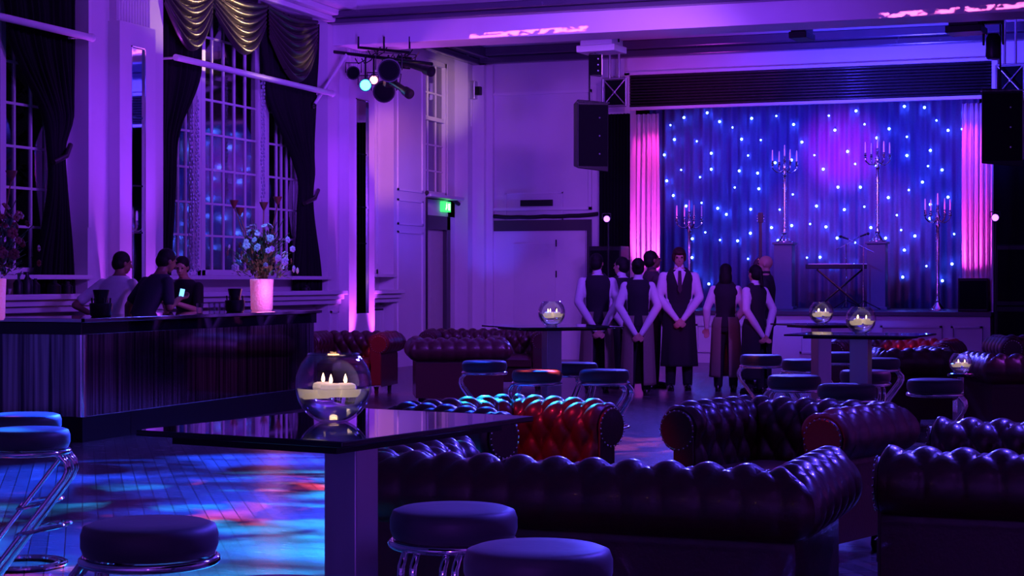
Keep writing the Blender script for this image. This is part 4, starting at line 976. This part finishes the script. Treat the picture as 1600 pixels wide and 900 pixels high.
# pedestals
def pedestal(px, lab, yp=31.0):
    p = onY(px, 400, yp); h = 2.08-ZS
    t = thing('pedestal', lab, 'pedestal', (p.x, yp, ZS), group='candelabra pedestals')
    MB().box((-.16, -.16, 0), (.16, .16, h-.04)).build('column', 'pedestal', t, smooth=False, bevel=.006)
    MB().box((-.19, -.19, h-.04), (.19, .19, h)).build('cap', 'pedestal', t, smooth=False, bevel=.005)
    MB().box((-.19, -.19, 0.0), (.19, .19, .05)).build('foot', 'pedestal', t, smooth=False, bevel=.005)
    return Vector((p.x, yp, 2.08))
def candelabra(loc, H, lab, clab):
    t = thing('candelabra', lab, 'candelabra', loc, R(15), 'silver five-arm candelabra')
    hs = H-.42  # height of arm hub
    MB().lathe([(0, 0), (.15, 0), (.15, .015), (.11, .03), (.10, .05), (.06, .10), (.035, .14), (.045, .17), (.03, .20), (.028, .24), (0, .24)], 24).build('base', 'silver', t)
    MB().lathe([(0, .24), (.024, .24), (.03, .30), (.022, .34), (.026, hs*.5), (.030, hs*.75), (.024, hs-.14), (.04, hs-.10), (.022, hs-.06), (.03, hs), (.045, hs+.04), (.03, hs+.09), (.016, hs+.13), (0, hs+.13)], 20).build('stem', 'silver', t)
    tips = []
    def cup(g, x, y, z): g.lathe([(0, z), (.012, z), (.035, z+.02), (.018, z+.035), (.026, z+.06), (.016, z+.075), (.02, z+.10), (0, z+.10)], 14, (x, y, 0)); return z+.10
    for i in range(4):
        a = PI/2*i+.35; dx, dy = math.cos(a), math.sin(a); g = MB(); Rr = .235
        pts = [(0, 0, hs+.02)]+[(dx*Rr*q, dy*Rr*q, hs+.02-.075*math.sin(q*PI)*1.0) for q in (.15, .3, .45, .6, .75, .88)]+[(dx*Rr, dy*Rr, hs+.02), (dx*Rr, dy*Rr, hs+.06)]
        g.tube(pts, .011, 8); z = cup(g, dx*Rr, dy*Rr, hs+.055); g.build('arm', 'silver', t); tips.append((dx*Rr, dy*Rr, z))
    g = MB(); z = cup(g, 0, 0, hs+.125); g.lathe([(0, hs+.2), (.03, hs+.22), (.012, hs+.25), (0, hs+.26)], 12); g.build('centre_cup', 'silver', t); tips.append((0, 0, hs+.25))
    c = None; cs_ = []; rm = Matrix.Rotation(R(15), 3, 'Z')
    for i, (x, y, z) in enumerate(tips):
        L_ = .20
        v_ = rm @ Vector((x, y, z-.01)); p = Vector(loc)+v_
        if c is None:
            c = MB().lathe([(0, 0), (.014, 0), (.013, .12), (.009, .19), (.003, .205), (0, .205)], 12).build('taper_candle', 'wax_far'); 
        else: c = c.copy(); COL.objects.link(c)
        c.location = p; tag(c, clab, 'candle', clab); cs_.append(c)
    cs_.sort(key=lambda o: Vector(o.location).dot(RT))
    for o, q in zip(cs_, ('leftmost of the five', 'second from the left', 'tallest, in the centre', 'second from the right', 'rightmost of the five')): o['label'] = clab+', '+q
    return t
p1 = pedestal(1226, 'dark blue pedestal under the left raised candelabra'); p2 = pedestal(1371, 'dark blue pedestal beside the keyboard under the right raised candelabra')
candelabra(p1, 1.72, 'silver candelabra raised on the left pedestal', 'thin candle on the left pedestal candelabra')
candelabra(p2, 1.82, 'silver candelabra raised on the right pedestal', 'thin candle on the right pedestal candelabra')
_q = onY(1077, 430, 30.3); candelabra(Vector((_q.x, 30.3, ZS)), 1.92, 'silver floor candelabra standing at stage left behind the staff', 'thin candle on the leftmost floor candelabra')
_q = onY(1465, 430, 30.3); candelabra(Vector((_q.x, 30.3, ZS)), 1.97, 'silver floor candelabra standing alone at the right of the stage', 'thin candle on the rightmost floor candelabra')
spot('candelabra_pink_left', (-8.2, 28.0, 4.6), (p1.x, 31, 2.8), (1, .12, .45), 420, 35, .7, .05)
spot('candelabra_pink_right', (-2.4, 28.0, 4.6), (p2.x, 31, 2.8), (1, .12, .45), 420, 35, .7, .05)
# keyboard on stand
kp = onY(1312, 405, 31.4)
kb = thing('keyboard', 'electronic keyboard on its stand between the pedestals', 'keyboard', (kp.x, 31.4, ZS), R(8))
MB().box((-.6, -.16, .72), (.6, .16, .80)).build('keyboard_case', 'black_metal', kb, smooth=False, bevel=.008)
MB().box((-.55, -.16, .80), (.55, -.03, .812)).build('white_keys', 'plastic_white', kb, smooth=False)
for s_ in (-1, 1): MB().tube([(-.4*s_, -.12+.24*(s_ > 0), .02), (.4*s_, -.12+.24*(s_ > 0), .71)], .018, 8).build('stand_leg', 'black_metal', kb)
MB().cyl((-.42, -.2, .02), (-.42, .2, .02), .018).cyl((.42, -.2, .02), (.42, .2, .02), .018).build('stand_foot', 'black_metal', kb)
def mic_stand(px, py, yp, lab, boom=1):
    p = onY(px, py, yp); h = p.z-ZS
    t = thing('microphone_stand', lab, 'microphone stand', (p.x, yp, ZS))
    MB().cyl((0, 0, .04), (0, 0, h-.15), .011).build('pole', 'chrome', t)
    for i in range(3): a = i*2.1+.4; MB().tube([(0, 0, .16), (math.cos(a)*.3, math.sin(a)*.3, .012)], .009, 6).build('leg', 'black_metal', t)
    MB().tube([(-.18*boom, 0, h-.25), (0, 0, h-.16), (.25*boom, 0, h-.02)], .008, 6).build('boom_arm', 'chrome', t)
    MB().cyl((.25*boom, 0, h-.02), (.36*boom, 0, h+.02), .014, .018).ell((.39*boom, 0, h+.03), (.03, .026, .026)).build('microphone', 'black_metal', t)
mic_stand(1349, 372, 30.35, 'microphone stand left of the right pedestal', -1)
mic_stand(1322, 368, 31.6, 'microphone stand behind the keyboard', 1)
# upright guitar on stand behind staff
gp = onY(1189, 400, 31.2)
gt = thing('guitar', 'guitar standing upright behind the right staff, neck against the star cloth', 'guitar', (gp.x, 31.2, ZS))
MB().ell((0, 0, .52), (.19, .05, .2), None, 20, 12).ell((0, 0, .78), (.145, .045, .16), None, 20, 12).build('guitar_body', mat('dark_lacquer', (.05, .02, .03), .2), gt, sharp=180)
MB().box((-.028, -.05, .9), (.028, -.02, 1.55)).build('neck', 'wood_dark', gt, smooth=False); MB().box((-.045, -.05, 1.55), (.045, -.025, 1.74)).build('headstock', 'wood_dark', gt, smooth=False, bevel=.01)
g = MB()
for k in range(6): g.ell(((-.06 if k % 2 else .06), -.037, 1.58+.05*(k//2)), (.014, .01, .012), None, 8, 6)
g.build('tuning_pegs', 'chrome', gt)
MB().tube([(-.2, .15, .012), (0, .05, .3), (.2, .15, .012)], .012, 6).tube([(-.12, -.1, .3), (0, .05, .3), (.12, -.1, .3)], .012, 6).tube([(0, .05, .3), (0, -.2, .012)], .012, 6).build('guitar_stand', 'black_metal', gt)
# black masking drapes beside the stage
def masking(x0, x1, y, z0, z1, lab):
    t = thing('masking_drape', lab, 'curtain', ((x0+x1)/2, y, z0)); hw_ = (x1-x0)/2
    MB().grid(90, 6, lambda u, v: Vector(((2*u-1)*hw_, .03*math.sin(u*60), v*(z1-z0)))).build('drape', 'black_fabric', t, sharp=180, solid=.006)
masking(onY(936, 300, 29.2).x, onY(984, 300, 29.2).x, 29.22, 0.0, 4.3, 'black masking drape left of the stage opening')
masking(onY(1552, 300, 29.2).x, 1.2, 29.22, 0.0, 4.3, 'black masking drape right of the stage opening')
# trusses
def truss(px0, px1, py0, py1, y, lab):
    a = onY(px0, py1, y); b = onY(px1, py0, y)
    t = thing('truss_section', lab, 'truss', (a.x, y, a.z)); W_, H_ = b.x-a.x, b.z-a.z
    MB().cyl((0, 0, 0), (W_, 0, 0), .02).cyl((0, 0, H_), (W_, 0, H_), .02).cyl((0, 0, 0), (0, 0, H_), .02).cyl((W_, 0, 0), (W_, 0, H_), .02).cyl((W_*.3, 0, H_), (W_*.3, 0, ZC-a.z), .02).cyl((W_*.7, 0, H_), (W_*.7, 0, ZC-a.z), .02).build('frame_tube', 'brushed', t)
    MB().cyl((0, 0, 0), (W_, 0, H_), .011).cyl((0, 0, H_), (W_, 0, 0), .011).ell((W_/2, 0, H_/2), (.03, .02, .03)).build('cross_brace', 'brushed', t)
    MB().box((.02, .05, .02), (W_-.02, .07, H_-.02)).build('backing', 'black_fabric', t, smooth=False)
truss(942, 978, 122, 166, 28.7, 'cross braced metal frame above the left drape beside the stage')
truss(1557, 1600, 100, 150, 28.7, 'cross braced metal frame above the right speaker beside the stage')
# line array style loudspeakers hung by brackets
def loudspeaker(px, py0, py1, wpx, dep, ang_, lab):
    s_ = F/dep; w_, h_ = wpx/s_, (py1-py0)/s_; loc = atd(px, dep, zat(py1, dep))
    t = thing('loudspeaker', lab, 'loudspeaker', loc, YAW+R(ang_), 'hung loudspeakers')
    d_ = w_*.9; hw_ = w_*.5
    vs = [(-hw_, -d_/2, .05*h_), (hw_, -d_/2, 0), (hw_*.8, d_/2, .06*h_), (-hw_*.8, d_/2, .1*h_)]; vt = [(-hw_, -d_/2, h_), (hw_, -d_/2, .97*h_), (hw_*.8, d_/2, .97*h_), (-hw_*.8, d_/2, .98*h_)]
    MB().rings([[Vector(v) for v in vs], [Vector(v) for v in vt]]).build('cabinet', 'black_metal', t, smooth=False, bevel=.012)
    MB().box((-hw_*.93, -d_/2-.012, .08*h_), (hw_*.93, -d_/2-.001, .93*h_)).build('front_grille', 'black_fabric', t, smooth=False, bevel=.004)
    MB().box((hw_*.95, -d_*.25, .1*h_), (hw_*1.08, d_*.2, .95*h_)).build('side_bracket', 'brushed', t, smooth=False)
    MB().box((-hw_*1.05, -d_*.5, h_*.955), (hw_*1.05, -d_*.46, h_*.97)).build('rigging_bar', 'chrome', t, smooth=False)
    MB().cyl((0, 0, .95*h_), (0, 0, ZC-loc.z), .014).build('suspension_pole', 'black_metal', t)
    for z in (.25, .5, .75): MB().cyl((hw_*.4, -d_/2-.02, z*h_), (hw_*.4, -d_/2-.011, z*h_), .012).build('bolt', 'chrome', t)
    return t
loudspeaker(921, 158, 270, 50, 26.5, 12, 'black loudspeaker hung left of the stage opening')
loudspeaker(1563, 140, 263, 62, 26.0, -10, 'black loudspeaker hung right of the stage opening')
loudspeaker(930, 84, 121, 20, 26.3, 0, 'small black box hung above the left loudspeaker')
# floor stack at right of the stage
def cab(x0, x1, y0, y1, z0, z1, lab):
    t = thing('speaker_cabinet', lab, 'loudspeaker', ((x0+x1)/2, (y0+y1)/2, z0), group='speaker stack right of the stage'); a, b, c = (x1-x0)/2, (y1-y0)/2, z1-z0
    MB().box((-a, -b, 0), (a, b, c)).build('cabinet', 'black_metal', t, smooth=False, bevel=.015)
    MB().box((-a*.9, -b-.012, c*.08), (a*.9, -b-.001, c*.92)).build('front_grille', 'black_fabric', t, smooth=False, bevel=.004)
    for s_ in (-1, 1): MB().box((s_*a*1.0-.004, -.08, c*.45), (s_*a*1.0+.006, .08, c*.6)).build('handle', 'rubber', t, smooth=False)
xr0 = onY(1520, 400, 28.2).x
cab(xr0+.35, xr0+1.25, 27.9, 28.6, 0, 1.0, 'large black bass cabinet on the floor at the right of the stage')
cab(xr0+.35, xr0+1.2, 27.95, 28.6, 1.0, 1.95, 'black speaker cabinet on top of the bass cabinet at right')
xm = onY(1500, 450, 30.0).x
cab(xm+.02, xm+.5, 29.42, 29.8, ZS, ZS+.55, 'small black monitor cabinet on the stage beside the right curtain')
xl = onY(935, 400, 28.5).x
cab(xl-.15, xl+.5, 28.3, 28.85, 0, 1.05, 'black bass cabinet on the floor behind the leftmost waiter')
cab(xl-.12, xl+.45, 28.32, 28.85, 1.05, 1.98, 'black speaker cabinet stacked behind the leftmost waiter')
# small violet par lamps on stands aimed at curtains
def parcan(loc, aim, lens, lab, r=.075, L_=.2, name='par_lamp', hang=0, group='stage lamps'):
    loc = Vector(loc); d = (Vector(aim)-loc).normalized()
    t = thing(name, lab, 'lamp', loc, 0, group); t.rotation_mode = 'QUATERNION'; t.rotation_quaternion = d.to_track_quat('-Z', 'Y')
    MB().lathe([(0, L_), (r*.5, L_), (r*.75, L_*.85), (r, L_*.5), (r*1.02, 0), (r*1.12, -.02), (r*1.0, -.02), (r*.92, 0), (0, .012)], 24).build('lamp_body', 'black_metal', t)
    MB().lathe([(0, -.004), (r*.9, -.004), (r*.9, .01), (0, .01)], 24).build('lens', lens, t)
    MB().tube([(-r*1.25, 0, L_*.4), (-r*1.25, r*1.6, L_*.45), (r*1.25, r*1.6, L_*.45), (r*1.25, 0, L_*.4)], .009, 6).build('yoke', 'black_metal', t)
    return t
def stand(loc, top, lab):
    t = thing('lamp_stand', lab, 'stand', (loc[0], loc[1], 0))
    MB().cyl((0, 0, .1), (0, 0, top), .016).build('pole', 'black_metal', t)
    for i in range(3): a = i*2.094; MB().tube([(0, 0, .45), (math.cos(a)*.24, math.sin(a)*.24, .012)], .011, 6).build('leg', 'black_metal', t)
pl_ = onY(948, 342, 27.85); parcan(pl_, CAM+Vector((0, 6, 0)), 'lens_violet', 'glowing violet lamp left of the stage opening', .055, .14); stand((pl_.x, pl_.y+.09, 0), pl_.z-.045, 'black lamp stand left of the stage')
pr_ = onY(1555, 340, 27.3); parcan(pr_, CAM+Vector((0, 6, 0)), 'lens_violet', 'glowing violet lamp right of the stage opening', .055, .14); stand((pr_.x, pr_.y+.09, 0), pr_.z-.045, 'black lamp stand right of the stage')

# ------------------------------------------------------------------ hanging lighting bar by the pilaster
dL = 25.4
def L3(px, py, dep=dL): return atd(px, dep, zat(py, dep))
bar_t = thing('lighting_bar', 'horizontal black lighting bar hung below the beam at the pilaster', 'lighting bar', L3(590, 88))
o_ = L3(590, 88)
MB().cyl(L3(505, 79, 26.0)-o_, L3(675, 100, 24.6)-o_, .025).build('main_tube', 'black_metal', bar_t)
MB().cyl(L3(560, 74, 25.6)-o_, L3(640, 82, 25.2)-o_, .02).build('upper_tube', 'black_metal', bar_t)
for px in (560, 600, 640):
    MB().cyl(L3(px, 76)-o_, L3(px, 70)-o_+Vector((0, 0, .12)), .014).build('hanger', 'black_metal', bar_t)
for px, y1_ in ((571, 126), (584, 120), (607, 122), (630, 95)): MB().cyl(L3(px, 86)-o_, L3(px, y1_)-o_, .014).build('drop_tube', 'black_metal', bar_t)
g = MB(); rr = random.Random(2)
for i in range(9):
    a = L3(555+i*10, 82+rr.uniform(-4, 10))-o_; g.tube([a, a+Vector((.05, 0, -.08)), a+Vector((.14, .02, -.03)), a+Vector((.2, 0, .04))], .009, 6)
cb = g.build('cable_loops', 'black_metal', bar_t)
br_ = thing('brace_pole', 'pale diagonal pole from the drape edge up to the lighting bar', 'pole', L3(490, 165, 25.3)); a_ = L3(490, 165, 25.3)
MB().cyl((0, 0, 0), L3(545, 80, 25.7)-a_, .022).build('tube', 'trim', br_); MB().ell((0, 0, 0), (.04, .04, .04)).build('clamp', 'black_metal', br_)
parcan(L3(571, 133), CAM+Vector((-1.5, 4, 0)), 'lens_cyan', 'cyan glowing lamp in the hanging cluster by the pilaster', .085, .3)
parcan(L3(584, 125), CAM+Vector((1.2, 6, 0)), 'lens_pink', 'pink glowing lamp in the hanging cluster, right of the cyan one', .065, .22)
parcan(L3(552, 114), L3(530, 150, 18), 'black_fabric', 'unlit lamp at the left end of the hanging cluster', .09, .26)
parcan(L3(608, 110, 24.7), L3(640, 150, 18), 'black_fabric', 'unlit drum shaped lamp in the middle of the hanging cluster', .15, .34)
parcan(L3(600, 143, 26.0), L3(604, 260, 20), 'black_fabric', 'unlit lamp hanging lowest in the cluster', .15, .24)
def profile(a, b, lab):
    A, B = Vector(a), Vector(b); d = (B-A); Ln = d.length
    t = thing('profile_spotlight', lab, 'lamp', A, 0, 'stage lamps'); t.rotation_mode = 'QUATERNION'; t.rotation_quaternion = d.to_track_quat('Z', 'Y')
    MB().lathe([(0, 0), (.07, 0), (.08, .06), (.065, .14), (.05, .18), (.05, Ln*.75), (.07, Ln*.8), (.075, Ln), (.06, Ln), (0, Ln-.02)], 20).build('barrel', 'black_metal', t)
    MB().box((-.09, -.09, .02), (.09, .09, .12)).build('lamp_housing', 'black_metal', t, smooth=False, bevel=.01)
    MB().tube([(-.09, 0, .2), (-.09, .14, .2), (.09, .14, .2), (.09, 0, .2)], .008, 6).build('yoke', 'black_metal', t)
profile(L3(628, 96), L3(674, 112, 24.8), 'long profile spotlight at the upper right of the hanging cluster')
profile(L3(607, 124), L3(640, 147, 24.8), 'long profile spotlight at the lower right of the hanging cluster')
# small wall lamp beside corner
wl_ = onY(738, 138, YB-.1); t = thing('wall_speaker', 'small dark wall fixture on a bracket in the far corner', 'fixture', (wl_.x+.05, YB-.26, wl_.z-.1))
MB().box((-.07, -.12, -.12), (.10, .05, .2)).build('housing', 'brushed', t, smooth=False, bevel=.01); MB().box((.1, -.1, -.05), (.2, .0, .1)).build('lamp_head', 'black_metal', t, smooth=False, bevel=.01); MB().cyl((0, -.03, -.6), (0, -.03, -.12), .014).build('conduit', 'trim', t)
# air units below the ceiling
def unit(px, py, wpx, dep, lab, m='plastic_white'):
    loc = atd(px, dep, zat(py, dep)); w_ = wpx*dep/F
    t = thing('ceiling_projector', lab, 'projector', loc, R(-6))
    MB().box((-w_/2, -.25, 0), (w_/2, .25, .10)).build('lower_casing', m, t, smooth=False, bevel=.01); MB().box((-w_*.42, -.22, .10), (w_*.42, .22, .2)).build('upper_casing', m, t, smooth=False, bevel=.01)
    for s_ in (-1, 1): MB().cyl((s_*w_*.45, 0, .15), (s_*w_*.45, 0, ZC-loc.z), .014).build('hanger', 'black_metal', t)
unit(940, 83, 64, 26.3, 'pale box unit hung under the ceiling above the left loudspeaker')
unit(1510, 53, 55, 25.0, 'dark box unit hung under the ceiling above the right loudspeaker', 'black_metal')
unit(1253, 62, 28, 26.8, 'small dark unit on the ceiling above the stage shutter', 'black_metal')
p = atd(1552, 25.0, zat(92, 25.0)); t = thing('moving_head_lamp', 'black moving head lamp hanging above the right loudspeaker', 'lamp', p)
MB().lathe([(0, 0), (.09, 0), (.11, .05), (.10, .3), (.07, .36), (0, .36)], 20).build('lamp_head', 'black_metal', t); MB().box((-.15, -.05, .2), (-.12, .05, .5)).box((.12, -.05, .2), (.15, .05, .5)).box((-.15, -.08, .5), (.15, .08, .6)).build('yoke', 'black_metal', t, smooth=False, bevel=.01)
MB().cyl((0, 0, .6), (0, 0, ZC-p.z), .02).build('hanger', 'black_metal', t)
# black cable swag across the corner
pts = [onX(665, 308, WX+.05), onX(668, 311, RX+.04+.02), onX(690, 313, RX+.1), onX(712, 318, RX+.2)]
pts = [Vector((WX+.04, 26.96, 2.87)), Vector((RX+.06, 27.3, 2.84)), Vector((RX+.06, 28.0, 2.83)), Vector((RX+.06, 28.6, 2.86)), onY(722, 322, YB-.3), onY(735, 331, YB-.22), onY(750, 336, YB-.06), onY(775, 338, YB-.05), onY(810, 339, YB-.05), onY(850, 338, YB-.05), onY(890, 337, YB-.05), onY(934, 334, YB-.06)]
sm = []
for i in range(len(pts)-1):
    for q in (0, .33, .66): sm.append(pts[i].lerp(pts[i+1], q)+Vector((0, 0, -.01*math.sin(q*PI))))
sm.append(pts[-1]); o = MB().tube(sm, .035, 8).build('cable', 'rubber'); tag(o, 'thick black cable looped along the walls above the back door', 'cable')
o = MB().tube([Vector((WX+.03, 26.97, z)) for z in (0.02, 1.0, 2.0, 2.79)], .018, 8).build('cable', 'rubber'); tag(o, 'thin black vertical cable down the wall edge left of the corner doorway', 'cable')
